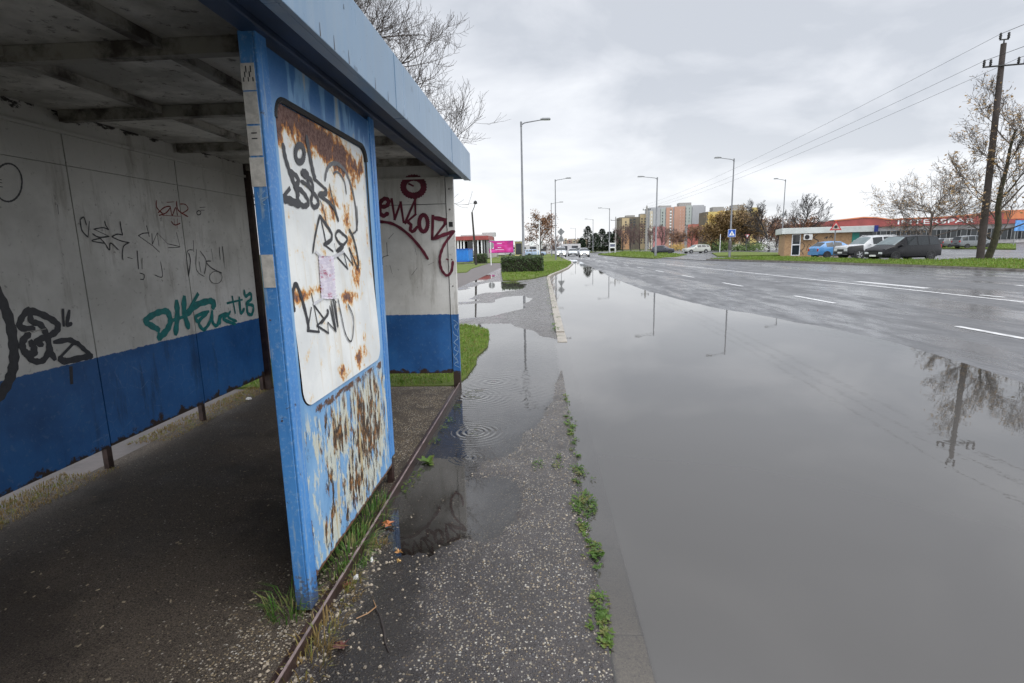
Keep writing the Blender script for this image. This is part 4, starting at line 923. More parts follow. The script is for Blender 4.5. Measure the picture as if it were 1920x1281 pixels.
for i in range(900):
    x, y = rnd.gauss(-1.02, .14), rnd.uniform(.7, 2.6)
    if -1.12 < x < -.97: z_ = .022
    else: z_ = .009
    stone(m, Vector((x, y, z_ - .001)), rnd.uniform(.003, .010))
for i in range(600):
    y = rnd.uniform(1.6, 5.0); x = rnd.uniform(-.95, .22); stone(m, Vector((x, y, pave_z(x, y) - .001)), rnd.uniform(.003, .008))
tag(m.build('loose_gravel', [plain('loose_gravel', (.26, .22, .17), .55, var=.6, scale=30)]), 'loose pale gravel scattered along the rail and pavement', 'gravel', kind='stuff')

# hedges
def leaf_mat(name, a, b):
    t = NT(name); g = t.geo(); n = t.noise(g, 7, 4, .7); f = t.n('TexWhiteNoise', 'Value', {'Vector': t.n('VectorMath', 0, {0: t.scl(g, 30, 30, 30)}, operation='FLOOR')}, noise_dimensions='3D')
    c = t.mix(f, a, b); c = t.mix(t.math('MULTIPLY', t.step(n, .55, .7), .5), c, (.10, .085, .03)); return t.done(c, .5, spec=.3)
M['hedge'] = leaf_mat('hedge_leaves', (.016, .034, .010), (.045, .075, .018))
M['twig'] = plain('hedge_twigs', (.022, .016, .012), .8)
M['conifer'] = leaf_mat('conifer_needles', (.012, .03, .014), (.03, .052, .022))
M['bark'] = plain('grey_brown_bark', (.055, .044, .038), .85, var=.35, scale=8)
M['bark_dark'] = plain('dark_wet_bark', (.030, .025, .022), .8, var=.4, scale=5, bump=.01)
M['mossbark'] = plain('mossy_bark', (.045, .042, .022), .85, var=.45, scale=5, bump=.01)
def hedge(x0, x1, y0, y1, z0, z1, n, sz, label, seed, extra=()):
    rnd = random.Random(seed); root = empty('hedge', ((x0 + x1) / 2, (y0 + y1) / 2, z0)); tag(root, label, 'hedge')
    cx_, cy_ = (x0 + x1) / 2, (y0 + y1) / 2; m = MB(); k = MB()
    for (a, b, c, d) in [(x0, x1, y0, y1)] + list(extra):
        k.box(a - cx_ + .06, b - cx_ - .06, c - cy_ + .06, d - cy_ - .06, 0, z1 - z0 - .06)
        W, D, H = b - a, d - c, z1 - z0; A = [W * H, W * H, D * H, D * H, W * D * 1.3]; tot = sum(A)
        for _ in range(n):
            q = rnd.uniform(0, tot); s_ = 0
            while q > A[s_]: q -= A[s_]; s_ += 1
            u, v_ = rnd.random(), rnd.random(); j = rnd.uniform(-.07, .05) + .035 * math.sin(u * 23 + v_ * 9)
            if s_ == 0: p = (a + W * u, c - j, H * v_)
            elif s_ == 1: p = (a + W * u, d + j, H * v_)
            elif s_ == 2: p = (a - j, c + D * u, H * v_)
            elif s_ == 3: p = (b + j, c + D * u, H * v_)
            else: p = (a + W * u, c + D * v_, H + j)
            p = Vector((p[0] - cx_, p[1] - cy_, max(.02, p[2]))); d1 = Vector((rnd.gauss(0, 1), rnd.gauss(0, 1), rnd.gauss(0, 1))).normalized(); d2 = d1.orthogonal().normalized(); L = sz * rnd.uniform(.6, 1.4)
            m.add([p, p + d1 * L * .5 + d2 * L * .3, p + d1 * L, p + d1 * L * .5 - d2 * L * .3], [(0, 1, 2, 3)])
    f = m.build('foliage', M['hedge']); f.parent = root; tw = k.build('branches', M['twig']); tw.parent = root; return root
ha, hb = pz(938, 513, .07), pz(1017, 512, .07)
hedge(ha.x, hb.x, 35.6, 36.7, .07, 1.02, 6500, .09, 'wide clipped dark hedge standing in front of the near lamp post', 1)
hc = pz(970, 485, .8); hd = pz(1011, 484, .8)
hedge(-1.95, -.05, 47.5, 48.6, .07, .95, 2600, .10, 'narrow clipped hedge behind the near lamp post', 2)
h1 = pY(889, 484, 62); h2 = pY(911, 484, 62)
hedge(h1.x, h2.x, 62, 63.2, .05, 1.05, 2200, .11, 'small square clipped hedge beside the leaning old lamp pole', 3)

# trees
def tree_mesh(seed, H, trunk_r, crown_r, first, ang1=48, n1=9, n2=7, n3=6, n4=5, twig=.012, lean=(0, 0), up=.25, droop=0.0, fork=False, thin=1.0, bare_low=False):
    rnd = random.Random(seed); mt, mc, tips = MB(), MB(), []
    def br(mb, p, d, L, r, lv, sides, nseg):
        pts, rs = [p], [r]
        for i in range(nseg):
            d = (d + Vector((rnd.gauss(0, .13), rnd.gauss(0, .13), rnd.gauss(0, .10) + (up if lv > 1 else .08) * .18 - droop * .1 * lv))).normalized()
            p = p + d * L / nseg; pts.append(p); rs.append(max(twig * .45, r * (1 - .75 * (i + 1) / nseg)))
        mb.tube(pts, rs, sides, cap=False); return pts, rs
    tp, tr_ = br(mt, Vector((0, 0, -.1)), Vector((lean[0], lean[1], 1)).normalized(), H * (.8 if not fork else .45), trunk_r, 0, 8, 7)
    def at(pts, rs, f):
        q = f * (len(pts) - 1); i = min(int(q), len(pts) - 2); s = q - i; return pts[i].lerp(pts[i + 1], s), rs[i] + (rs[i + 1] - rs[i]) * s, (pts[i + 1] - pts[i]).normalized()
    def kids(pts, rs, n, lo, hi, L, lv, ang, nn):
        for i in range(n):
            f = lo + (hi - lo) * (i + rnd.random()) / n; p, r, d = at(pts, rs, f)
            az = rnd.uniform(0, 6.283) if lv > 1 else i * 2.4 + rnd.uniform(-.4, .4); o = d.orthogonal().normalized(); o = Matrix.Rotation(az, 3, d) @ o
            a_ = R_(rnd.gauss(ang, 9)); dd = (d * math.cos(a_) + o * math.sin(a_)).normalized()
            l = L * rnd.uniform(.7, 1.15) * (1.15 - .55 * f if lv == 1 else 1.0 - .25 * f)
            rr = max(twig * .6, min(r * .72, trunk_r * (.42, .2, .085, .04)[lv - 1] * thin * (l / L)))
            if lv >= 4: rr = twig * rnd.uniform(.5, .75)
            q, qr = br(mc, p, dd, l, rr, lv, (6, 5, 4, 3)[lv - 1], (6, 5, 4, 3)[lv - 1])
            tips.append((q[-1], dd)); 
            if lv >= 3: tips.append((q[len(q) // 2], dd))
            if nn: kids(q, qr, nn[0], .25, 1.0, l * (.55 if lv < 3 else .5), lv + 1, (42, 44, 46)[lv - 1], nn[1:])
    kids(tp, tr_, n1, first, 1.0, crown_r, 1, ang1, [n for n in (n2, n3, n4) if n])
    return mt, mc, tips
def leaf_cards(m, tips, n, sz, rnd, spread):
    for _ in range(n):
        p, d = rnd.choice(tips); p = p + Vector((rnd.gauss(0, spread), rnd.gauss(0, spread), rnd.gauss(0, spread))); d1 = Vector((rnd.gauss(0, 1), rnd.gauss(0, 1), rnd.gauss(-.6, .7))).normalized(); d2 = d1.orthogonal().normalized(); L = sz * rnd.uniform(.6, 1.4)
        m.add([p, p + d1 * L * .5 + d2 * L * .3, p + d1 * L, p + d1 * L * .5 - d2 * L * .3], [(0, 1, 2, 3)])
def tree(name, label, loc, par, barkm, group=None, leaves=0, leafm=None, lsz=.1, lsp=.1, rz=0.0, name_crown='crown', twigm=None):
    mt, mc, tips = tree_mesh(**par); root = empty(name, loc, rz); tag(root, label, 'tree', group)
    a_ = mt.build('trunk', barkm, smooth=180); a_.parent = root; b_ = mc.build(name_crown, twigm or barkm, smooth=180); b_.parent = root
    if leaves:
        ml = MB(); leaf_cards(ml, tips, leaves, lsz, random.Random(par['seed']), lsp); c_ = ml.build('leaves', leafm); c_.parent = root
    return root
def tree_copy(src, label, loc, rz, s, group=None):
    c = copy_tree(src); c.location = loc; c.rotation_euler = (0, 0, rz); c.scale = s if hasattr(s, '__len__') else (s, s, s); c['label'] = label
    if group: c['group'] = group
    return c
M['leaf_tan'] = leaf_mat('withered_leaves', (.16, .085, .035), (.26, .18, .07))
M['leaf_brown'] = leaf_mat('brown_leaves', (.085, .036, .014), (.17, .075, .025))
M['leaf_olive'] = leaf_mat('olive_leaves', (.085, .052, .02), (.17, .10, .028))
M['leaf_gold'] = leaf_mat('golden_leaves', (.30, .18, .035), (.40, .27, .06))
M['blossom'] = leaf_mat('white_blossom', (.45, .45, .42), (.6, .6, .57))
M['bush'] = leaf_mat('bush_leaves', (.035, .07, .012), (.09, .13, .025))
M['twig_brown'] = plain('brown_bark', (.075, .058, .046), .85, var=.3, scale=3); M['twigs_red'] = plain('reddish_twigs', (.13, .085, .075), .85, var=.3, scale=3)
tree('bare_tree', 'tall bare grey tree rising behind the shelter roof', (-5.25, 16.3, 0), dict(seed=12, H=13.5, trunk_r=.2, crown_r=5.5, first=.13, n1=32, n2=10, n3=9, n4=6, twig=.009, up=.8, thin=.8), M['bark'])
wp = pz(1838, 482, .5)
tree('street_tree', 'half bare brown leaved tree growing round the foot of the wooden pole', (27.55, 34.7, .3), dict(seed=6, H=9.6, trunk_r=.21, crown_r=5.2, first=.10, ang1=42, thin=.6, n1=17, n2=8, n3=7, n4=4, twig=.016, up=.7), M['mossbark'], leaves=2600, leafm=M['leaf_tan'], lsz=.16, lsp=.12, twigm=M['twig_brown'])
tp2 = pY(1745, 452, 47)
tree('street_tree', 'low spreading half bare tree behind the black van', (tp2.x, 47, .36), dict(seed=8, H=5.6, trunk_r=.17, crown_r=5.0, first=.24, n1=17, n2=8, n3=7, n4=4, twig=.015, up=.35, thin=.7), M['twig_brown'], leaves=2100, leafm=M['leaf_tan'], lsz=.15, lsp=.12)
tp3 = pY(1040 - 28, 470, 88)
tree('street_tree', 'brown leaved young tree on the lawn between the road signs', (tp3.x, 88, .1), dict(seed=21, H=7.6, trunk_r=.14, crown_r=2.9, first=.2, n1=11, n2=7, n3=5, n4=3, twig=.025, up=.6), M['bark_dark'], leaves=3000, leafm=M['leaf_brown'], lsz=.22, lsp=.3)
# trees between the kiosk and the flats
def bx(x, y, Y): p = pY(x, y, Y); return p.x
base = tree('bare_tree', 'bushy bare tree right behind the tan kiosk', (bx(1496, 470, 92), 92, .3), dict(seed=31, H=8.8, trunk_r=.22, crown_r=4.6, first=.16, n1=13, n2=7, n3=5, n4=4, twig=.035, up=.8), M['bark_dark'])
tree_copy(base, 'bare tree just left of the kiosk and its lamp post', (bx(1441, 470, 96), 96, .3), 1.9, (1.0, 1.0, .95))
tree_copy(base, 'small bare tree showing over the kiosk roof', (bx(1552, 470, 118), 118, .3), 4.0, .55)
ob = tree('brown_tree', 'large olive brown tree right of the crossing sign lamp post', (bx(1398, 470, 112), 112, .3), dict(seed=41, H=6.7, trunk_r=.22, crown_r=4.4, first=.12, n1=13, n2=7, n3=5, n4=3, twig=.04, up=.8), M['bark_dark'], leaves=5200, leafm=M['leaf_olive'], lsz=.36, lsp=.45)
tree_copy(ob, 'olive brown tree left of the crossing sign lamp post', (bx(1352, 470, 116), 116, .3), 2.2, (.9, .9, .96))
gt = tree('golden_tree', 'tree with golden leaves before the yellow apartment block', (bx(1333, 470, 128), 128, .3), dict(seed=43, H=9.5, trunk_r=.2, crown_r=3.3, first=.15, n1=11, n2=6, n3=5, n4=3, twig=.04, up=.8), M['bark_dark'], leaves=1500, leafm=M['leaf_gold'], lsz=.38, lsp=.35)
rt = tree('red_tree', 'reddish brown tree under the red end of the grey apartment block', (bx(1297, 470, 150), 150, .3), dict(seed=45, H=6.8, trunk_r=.17, crown_r=3.8, first=.1, n1=12, n2=6, n3=5, n4=4, twig=.05, up=.8), M['bark_dark'], leaves=1500, leafm=M['leaf_brown'], lsz=.35, lsp=.4, twigm=M['twigs_red'])
bt = tree('brown_tree', 'brown twiggy tree at the left end of the row before the tan apartment block', (bx(1168, 472, 165), 165, .3), dict(seed=47, H=7.6, trunk_r=.16, crown_r=3.6, first=.06, n1=14, n2=7, n3=5, n4=4, twig=.038, up=1.0), M['bark_dark'], twigm=M['twigs_red'])
for i, (px_, Yd, sc, lb) in enumerate([(1183, 160, 1.05, 'brown twiggy tree, second from the left before the tan block'), (1200, 168, 1.1, 'brown twiggy tree under the right end of the tan block'), (1219, 158, .95, 'brown twiggy tree just left of the middle street lamp'), (1240, 162, .98, 'reddish twiggy tree just right of the middle street lamp'), (1262, 166, .85, 'low twiggy tree before the orange balconies'), (1322, 152, .8, 'dark twiggy tree between the grey and yellow blocks')]):
    tree_copy(bt, lb, (bx(px_, 472, Yd), Yd, .3), i * 1.3, (sc * .9, sc * .9, sc))
tree_copy(rt, 'reddish tree before the orange middle of the apartment block', (bx(1276, 470, 155), 155, .3), 1.1, (.7, .7, .75))
dt = tree('dark_tree', 'dark brown thicket tree behind the yield sign', (bx(1425, 468, 125), 125, .3), dict(seed=51, H=6.0, trunk_r=.2, crown_r=4.0, first=.05, n1=12, n2=6, n3=5, n4=4, twig=.05, up=.6), M['bark_dark'], leaves=1600, leafm=M['leaf_brown'], lsz=.35, lsp=.5, twigm=M['twigs_red'])
for i, (px_, Yd, sc, lb) in enumerate([(1455, 118, .95, 'dark brown thicket tree left of the kiosk corner'), (1378, 128, .8, 'dark brown thicket tree under the olive tree'), (1340, 135, .75, 'dark thicket tree under the golden tree'), (1500, 126, 1.0, 'dark red thicket tree just over the kiosk roof')]):
    tree_copy(dt, lb, (bx(px_, 468, Yd), Yd, .3), i * 1.7, sc)
def bush(label, loc, r, h, n, mat, seed, sz=.2):
    rnd = random.Random(seed); m = MB(); k = MB()
    for i in range(7):
        az = i * .9; k.tube([(0, 0, 0), (r * .4 * math.cos(az), r * .4 * math.sin(az), h * .7)], [.03, .012], 4)
    for _ in range(n):
        d = Vector((rnd.gauss(0, 1), rnd.gauss(0, 1), abs(rnd.gauss(0, 1)))).normalized(); q = rnd.uniform(.55, 1.0) * (1 + .25 * math.sin(d.x * 7 + d.y * 5 + seed)); p = Vector((d.x * r * q, d.y * r * q, .1 + d.z * h * q)); d1 = Vector((rnd.gauss(0, 1), rnd.gauss(0, 1), rnd.gauss(0, 1))).normalized(); d2 = d1.orthogonal().normalized(); L = sz * rnd.uniform(.6, 1.4)
        m.add([p, p + d1 * L * .5 + d2 * L * .3, p + d1 * L, p + d1 * L * .5 - d2 * L * .3], [(0, 1, 2, 3)])
    root = empty('bush', loc); tag(root, label, 'bush'); a_ = m.build('foliage', mat); a_.parent = root; b_ = k.build('stems', M['bark_dark']); b_.parent = root
bush('white blossoming bush at the foot of the bare tree left of the kiosk', (bx(1441, 462, 95), 95, .3), 1.3, 1.9, 420, M['blossom'], 1)
bush('pale flowering bush left of the yield sign', (bx(1386, 462, 110), 110, .3), 1.5, 1.5, 420, M['blossom'], 2)
for i, (px_, Yd, r, h, lb) in enumerate([(1330, 120, 3.0, 1.7, 'green bush behind the silver estate car'), (1412, 104, 2.6, 1.4, 'green bush right of the yield sign'), (1362, 112, 2.2, 1.9, 'green bush behind the crossing sign'), (1345, 122, 2.6, 2.0, 'green bush between the silver car and the plain post'), (1394, 108, 2.0, 1.1, 'low green bush under the yield sign')]):
    bush(lb, (bx(px_, 466, Yd), Yd, .3), r, h, 900, M['bush'], 10 + i, .3)
bush('golden yellow bush behind the gap between the two parked cars', (bx(1270, 470, 135), 135, .3), 2.4, 1.7, 600, M['leaf_gold'], 20, .3)
def conifer(label, loc, r, h, seed):
    rnd = random.Random(seed); m = MB(); k = MB(); k.tube([(0, 0, -.1), (0, 0, h * .9)], [.25, .05], 6)
    for _ in range(2600):
        f = rnd.random() ** 1.1; az = rnd.uniform(0, 6.28); rr = r * (1 - f) ** .75 * rnd.uniform(.4, 1.05) * (1 + .22 * math.sin(az * 3 + f * 19 + seed)); p = Vector((rr * math.cos(az), rr * math.sin(az), .3 + f * (h - .3)))
        d1 = Vector((math.cos(az), math.sin(az), rnd.uniform(-.5, .3))).normalized(); d2 = Vector((-math.sin(az), math.cos(az), rnd.uniform(-.4, .4))); L = .7 * rnd.uniform(.5, 1.3)
        m.add([p, p + d1 * L * .6 + d2 * L * .3, p + d1 * L, p + d1 * L * .6 - d2 * L * .3], [(0, 1, 2, 3)])
    root = empty('conifer', loc); tag(root, label, 'tree'); a_ = m.build('crown', M['conifer']); a_.parent = root; b_ = k.build('trunk', M['bark_dark']); b_.parent = root
for i, (px_, Yd, r, h, lb) in enumerate([(1102, 205, 3.6, 9.5, 'tallest dark evergreen at the left end of the evergreen row'), (1116, 210, 3.2, 7.0, 'lower dark evergreen, second in the evergreen row'), (1129, 200, 3.3, 8.2, 'pointed dark evergreen in the middle of the row'), (1142, 205, 3.4, 7.2, 'dark evergreen behind the direction sign frame'), (1154, 198, 3.0, 7.6, 'dark evergreen at the right end beside the tan block'), (1091, 225, 2.6, 5.5, 'small dark evergreen nearest the oncoming cars')]):
    conifer(lb, (bx(px_, 472, Yd), Yd, 0), r, h, 70 + i)
# left-hand far bare trees by the road end
tree_copy(bt, 'thin bare tree behind the oncoming white van', (bx(1046, 470, 140), 140, .1), 2.0, (.6, .6, .62))
tree_copy(bt, 'hazy bare tree at the end of the road left of the evergreens', (bx(1084, 470, 240), 240, .1), 3.0, (1.1, 1.1, .75))

# ------------------------------------------------------------------ street lamps
M['lamp'] = plain('galvanised_lamp_post', (.17, .175, .185), .45, metal=.3, var=.15, scale=3)
M['lamp_head'] = plain('lamp_head_grey', (.20, .205, .21), .4, var=.1)
def lamp(label, top, z0, z1, arm, rz=0.0, group='street lamps along the road', r=.085, src=[None]):
    if src[0] is None:
        root = empty('street_lamp', (0, 0, 0)); root['category'] = 'street lamp'
        m = MB(); m.tube([(0, 0, -.2), (0, 0, 1.2), (0, 0, 1.25), (0, 0, 10)], [.125, .125, .095, .055], 10); a_ = m.build('post', M['lamp'], smooth=40); a_.parent = root
        m = MB(); m.tube([(0, 0, 9.82), (.25, 0, 9.95), (1.45, 0, 10.12)], [.045, .04, .032], 8); m.lathe([(.07, 9.7), (.07, 10.02), (.02, 10.04)], n=10); a_ = m.build('arm', M['lamp'], smooth=40); a_.parent = root
        m = MB(); m.box(1.35, 2.05, -.13, .13, 10.10, 10.19); m.box(1.45, 2.0, -.1, .1, 10.191, 10.23); a_ = m.build('lamp_head', M['lamp_head'], bevel=.03); a_.parent = root
        m = MB(); m.box(1.6, 2.0, -.09, .09, 10.088, 10.098); b_ = m.build('lens', plain('lamp_lens', (.45, .46, .47), .15)); b_.parent = a_
        src[0] = root
    else: root = copy_tree(src[0])
    root.location = (top.x, top.y, z0); root.scale = (arm, 1, (z1 - z0) / 10.0); root.rotation_euler = (0, 0, rz); tag(root, label, None, group); return root
LZ = 10.3
lamp('nearest street lamp rising out of the clipped hedges left of the road', pz(977, 229, LZ), .05, LZ, 1.0, R_(4))
lamp('second street lamp on the left, over the diamond road sign', pz(1041, 337, LZ), .05, LZ, 1.0, R_(4))
lamp('third street lamp on the left, half hidden behind the brown tree', pz(1033.5, 381, LZ), .05, LZ, 1.15, R_(4))
lamp('street lamp on the right carrying the blue crossing sign', pz(1376.5, 298, LZ), .28, LZ, 1.0, R_(184))
lamp('street lamp on the right in front of the apartment blocks', pz(1232.5, 333, LZ), .2, LZ, 1.25, R_(184))
lamp('street lamp over the frame sign left of the tan block', pz(1143, 391, LZ), .2, LZ, 1.3, R_(184))
lamp('distant street lamp among the dark evergreens', pz(1112, 411.5, LZ), .1, LZ, 1.3, R_(184))
lamp('farthest small street lamp above the end of the road', pz(1079, 428.5, LZ), .1, LZ, 1.2, R_(184))
lamp('street lamp beside the left end of the tan kiosk', pz(1473, 337, LZ), .3, LZ, .8, R_(184))
# leaning old pole with a small lamp
o1 = pz(893, 497, .05); o2 = pY(885, 398, o1.y); root = empty('old_lamp_pole', o1); tag(root, 'leaning dark old lamp pole beside the small square hedge', 'lamp pole')
m = MB(); v_ = o2 - o1; m.tube([(0, 0, -.2), tuple(v_)], [.13, .085], 8); a_ = m.build('pole', M['bark_dark'], smooth=40); a_.parent = root
m = MB(); m.tube([tuple(v_), (v_.x + .25, v_.y, v_.z + .5), (v_.x + .35, v_.y, v_.z + .85)], .04, 6); m.lathe([(.02, -.18), (.2, -.12), (.17, .1), (.04, .2)], (v_.x + .38, v_.y, v_.z + .95), 10); a_ = m.build('lamp_head', M['dark'], smooth=40); a_.parent = root

# ------------------------------------------------------------------ wooden power pole and cables
M['pole'] = plain('tarred_wood_pole', (.040, .030, .026), .8, var=.4, scale=3, bump=.01)
ptop = pz(1882, 82, 12.6); pbase = Vector((wp.x, wp.y, .33)); pd = (ptop - pbase)
pole = empty('power_pole', pbase); tag(pole, 'tall dark wooden power pole with crossarm and insulators', 'power pole')
m = MB(); m.tube([(0, 0, -.3), tuple(pd * .5), tuple(pd)], [.20, .17, .135], 12); a_ = m.build('pole_shaft', M['pole'], smooth=40); a_.parent = pole
cz = pd * (1 - 1.25 / 12.3); m = MB(); ca = Vector((.985, -.17, 0)); m.tube([tuple(cz - ca * 1.05 + Vector((0, -.2, 0))), tuple(cz + ca * 1.05 + Vector((0, -.2, 0)))], .045, 6); xa = m.build('crossarm', M['dark']); xa.parent = pole
m = MB(); m.tube([tuple(pd), tuple(pd + Vector((0, 0, .22)))], .04, 6); m.tube([tuple(pd + ca * -.22 + Vector((0, 0, .22))), tuple(pd + ca * .22 + Vector((0, 0, .22)))], .035, 6); hd_ = m.build('top_bracket', M['dark']); hd_.parent = pole
INS = [cz - ca * 1.0, cz - ca * .68, cz + ca * .68, cz + ca * 1.0]; INS = [p + Vector((0, -.2, .04)) for p in INS] + [pd + ca * -.2 + Vector((0, 0, .24)), pd + ca * .2 + Vector((0, 0, .24))]
for i, p in enumerate(INS):
    m = MB(); m.lathe([(.03, 0), (.075, .05), (.05, .12), (.08, .17), (.05, .24), (.07, .3), (.03, .36)], tuple(p), 8); a_ = m.build('insulator', M['dark'], smooth=60); a_.parent = xa if i < 4 else hd_
far = pz(1213, 387, 11.5); far_b = Vector((far.x, far.y, 0))
def cable(p0, p1, sag, label, r=.012):
    m = MB(); pts = [p0.lerp(p1, i / 24) - Vector((0, 0, sag * 4 * (i / 24) * (1 - i / 24))) for i in range(25)]
    m.tube(pts, r, 5, cap=False); tag(m.build('power_cable', M['dark']), label, 'cable')
W_ = [pbase + INS[4] + Vector((0, 0, .3)), pbase + INS[0] + Vector((0, 0, .3)), pbase + INS[2] + Vector((0, 0, .3))]
F_ = [far + Vector((0, 0, .5)), far + Vector((-.9, 0, -.4)), far + Vector((.9, 0, -.4))]
nxt = pbase + (pbase - far_b).normalized() * 45 + Vector((0, 0, 12.0))
names = ['uppermost power cable', 'middle power cable', 'lowest power cable']
for i in range(3):
    cable(W_[i], F_[i], .9, names[i] + ' running from the wooden pole towards the apartment blocks', .010)
    cable(W_[i], nxt + (W_[i] - W_[0]) * .9 + Vector((0, 0, 1)), .7, names[i] + ' leaving the wooden pole to the right', .014)
def util_pole(label, base, h, r, arm):
    root = empty('concrete_pole', base); tag(root, label, 'pole'); m = MB(); m.tube([(0, 0, -.2), (0, 0, h)], [r, r * .6], 8); a_ = m.build('shaft', M['concrete'], smooth=40); a_.parent = root
    m = MB(); m.box(-arm, arm, -.06, .06, h - .95, h - .82)
    for q in (-arm + .1, 0, arm - .1): m.lathe([(.05, 0), (.09, .1), (.04, .3)], (q, 0, h - .82 if q else h), 6)
    a_ = m.build('crossarm', M['dark']); a_.parent = root
M['concrete'] = plain('grey_concrete', (.26, .25, .235), .7, var=.2, scale=4)
util_pole('concrete power pole standing before the tan apartment block', far_b, 11.5, .34, 1.0)
u2 = pz(1154.5, 408, 11.0); util_pole('distant power pole with a cross arm left of the tan block', (u2.x, u2.y, 0), 11.0, .28, 1.6)

# ------------------------------------------------------------------ signs
M['sign_back'] = plain('grey_sign_back', (.21, .215, .22), .45, var=.12); M['white'] = plain('white_paint', (.72, .73, .74), .4, var=.06); M['sign_red'] = plain('sign_red', (.45, .025, .03), .4)
M['sign_blue'] = plain('sign_blue', (.012, .085, .42), .35, var=.08); M['black'] = plain('sign_black', (.012, .012, .014), .4)
def post_sign(name, label, loc, h, builder, rz=0.0, r=.035, postm=None):
    root = empty(name, loc, rz); tag(root, label, 'road sign' if name == 'road_sign' else name.replace('_', ' ')); m = MB(); m.tube([(0, 0, -.2), (0, 0, h)], r, 8); a_ = m.build('post', postm or M['lamp'], smooth=40); a_.parent = root; builder(root); return root
def plate(root, name, poly, y0, y1, mat, par=None):
    m = MB(); n = len(poly); m.v = [(x, y0, z) for x, z in poly] + [(x, y1, z) for x, z in poly]; m.f = [tuple(range(n)), tuple(reversed(range(n, 2 * n)))] + [(i, n + i, n + (i + 1) % n, (i + 1) % n) for i in range(n)]; m.m = [0] * len(m.f)
    o = m.build(name, mat); o.parent = par or root; return o
def poly_n(cx_, cz_, r, n, a0=90): return [(cx_ + r * math.cos(R_(a0 + 360 * i / n)), cz_ + r * math.sin(R_(a0 + 360 * i / n))) for i in range(n)]
# crossing sign on the lamp post (kept as its own thing: it hangs from the post)
lp = pz(1376.5, 298, LZ); cs = pY(1372, 437.5, lp.y - .2)
root = empty('crossing_sign', cs); tag(root, 'blue square pedestrian crossing sign clamped to the right lamp post', 'road sign')
pl_ = plate(root, 'sign_plate', [(-.40, -.40), (.40, -.40), (.40, .40), (-.40, .40)], -.03, 0, M['white']); plate(root, 'blue_field', [(-.37, -.37), (.37, -.37), (.37, .37), (-.37, .37)], -.035, -.031, M['sign_blue'], pl_)
tri = plate(root, 'white_triangle', [(-.29, -.24), (.29, -.24), (0, .27)], -.040, -.036, M['white'], pl_)
plate(root, 'walking_figure', [(-.09, -.20), (-.02, -.06), (-.05, .0), (.0, .08), (.05, .0), (.03, -.06), (.10, -.20), (.05, -.20), (.0, -.10), (-.04, -.20)], -.044, -.041, M['black'], pl_)
m = MB(); m.lathe([(.14, -.02), (.14, .02)], (0, .2, .2), 12); m.lathe([(.14, -.02), (.14, .02)], (0, .2, -.2), 12); m.box(-.03, .03, .0, .1, .18, .22); m.box(-.03, .03, .0, .1, -.22, -.18); a_ = m.build('clamp', M['lamp']); a_.parent = root
m = MB(); m.lathe([(.17, 0), (.17, .9), (.15, .95)], (lp.x, lp.y, 1.0), 12); cbx = m.build('junction_cover', plain('dark_cover', (.06, .055, .055), .5), smooth=40); tag(cbx, 'dark cover round the foot of the crossing sign lamp post', 'cover')
ys_ = pY(1401, 440, 100)
def yield_b(root):
    pl_ = plate(root, 'sign_plate', poly_n(0, 2.75, .52, 3, -90), -.05, -.03, M['sign_red']); plate(root, 'white_field', poly_n(0, 2.75, .36, 3, -90), -.056, -.051, M['white'], pl_)
post_sign('road_sign', 'red and white yield triangle sign left of the kiosk', (ys_.x, 100, .3), 3.0, yield_b)
pp = pY(1351, 440, 104); m = MB(); m.tube([(0, 0, -.2), (0, 0, 3.2)], .06, 8); a_ = m.build('plain_post', M['white'], smooth=40); a_.location = (pp.x, 104, .3); tag(a_, 'plain pale signless post right of the silver estate car', 'post')
wps = pY(1567, 425, 45)
def warn_b(root):
    z = wps.z - .33; pl_ = plate(root, 'sign_plate', poly_n(0, z - .04, .50, 3), -.05, -.03, M['sign_red']); plate(root, 'white_field', poly_n(0, z - .04, .34, 3), -.056, -.051, plain('worn_white', (.42, .33, .30), .5), pl_)
    plate(root, 'symbol', poly_n(0, z - .02, .13, 8), -.061, -.057, M['black'], pl_)
post_sign('road_sign', 'faded triangular warning sign before the blue hatchback', (wps.x, 45, .33), wps.z - .33 + .3, warn_b, R_(-14), .05)
dp = pY(1052, 436, 66)
def diam_b(root):
    z = dp.z; pl_ = plate(root, 'diamond_plate', [(-.46, z), (0, z - .46), (.46, z), (0, z + .46)], .03, .05, M['sign_back']); plate(root, 'pennant_plate', poly_n(0, z - .88, .52, 3), .03, .05, M['sign_back'])
post_sign('road_sign', 'grey backs of a diamond and a triangular sign on one post', (dp.x, 66, .07), dp.z + .45, diam_b, R_(6))
rs = pY(997, 458, 78)
def round_b(root): plate(root, 'sign_disc', poly_n(0, rs.z, .36, 20), -.05, -.03, M['white']); plate(root, 'grey_stroke', [(-.12, rs.z - .18), (-.06, rs.z - .2), (.14, rs.z + .16), (.08, rs.z + .2)], -.056, -.051, M['sign_back'])
post_sign('road_sign', 'round white sign on a grey post left of the brown tree', (rs.x, 78, .07), rs.z + .2, round_b)
wsn = pz(921, 497, .06)
def wback(root): plate(root, 'sign_disc', poly_n(0, 1.95, .33, 16), .03, .05, M['sign_back'])
post_sign('road_sign', 'white signpost with a round grey sign before the pink billboard', tuple(wsn), 2.3, wback, 0, .04, M['white'])
for i, (px_, yt, Yd, lb, rr) in enumerate([(1006.5, 405, 96, 'thin pale flagpole left of the brown tree trunk', .07), (1011, 415, 84, 'thicker white pole beside the brown tree trunk', .08)]):
    p = pY(px_, yt, Yd); m = MB(); m.tube([(0, 0, -.2), (0, 0, p.z)], [rr, rr * .8], 8); m.lathe([(.02, 0), (.1, .06), (.02, .12)], (0, 0, p.z), 8); o = m.build('white_pole', M['white'], smooth=40); o.location = (p.x, Yd, .07); tag(o, lb, 'pole')
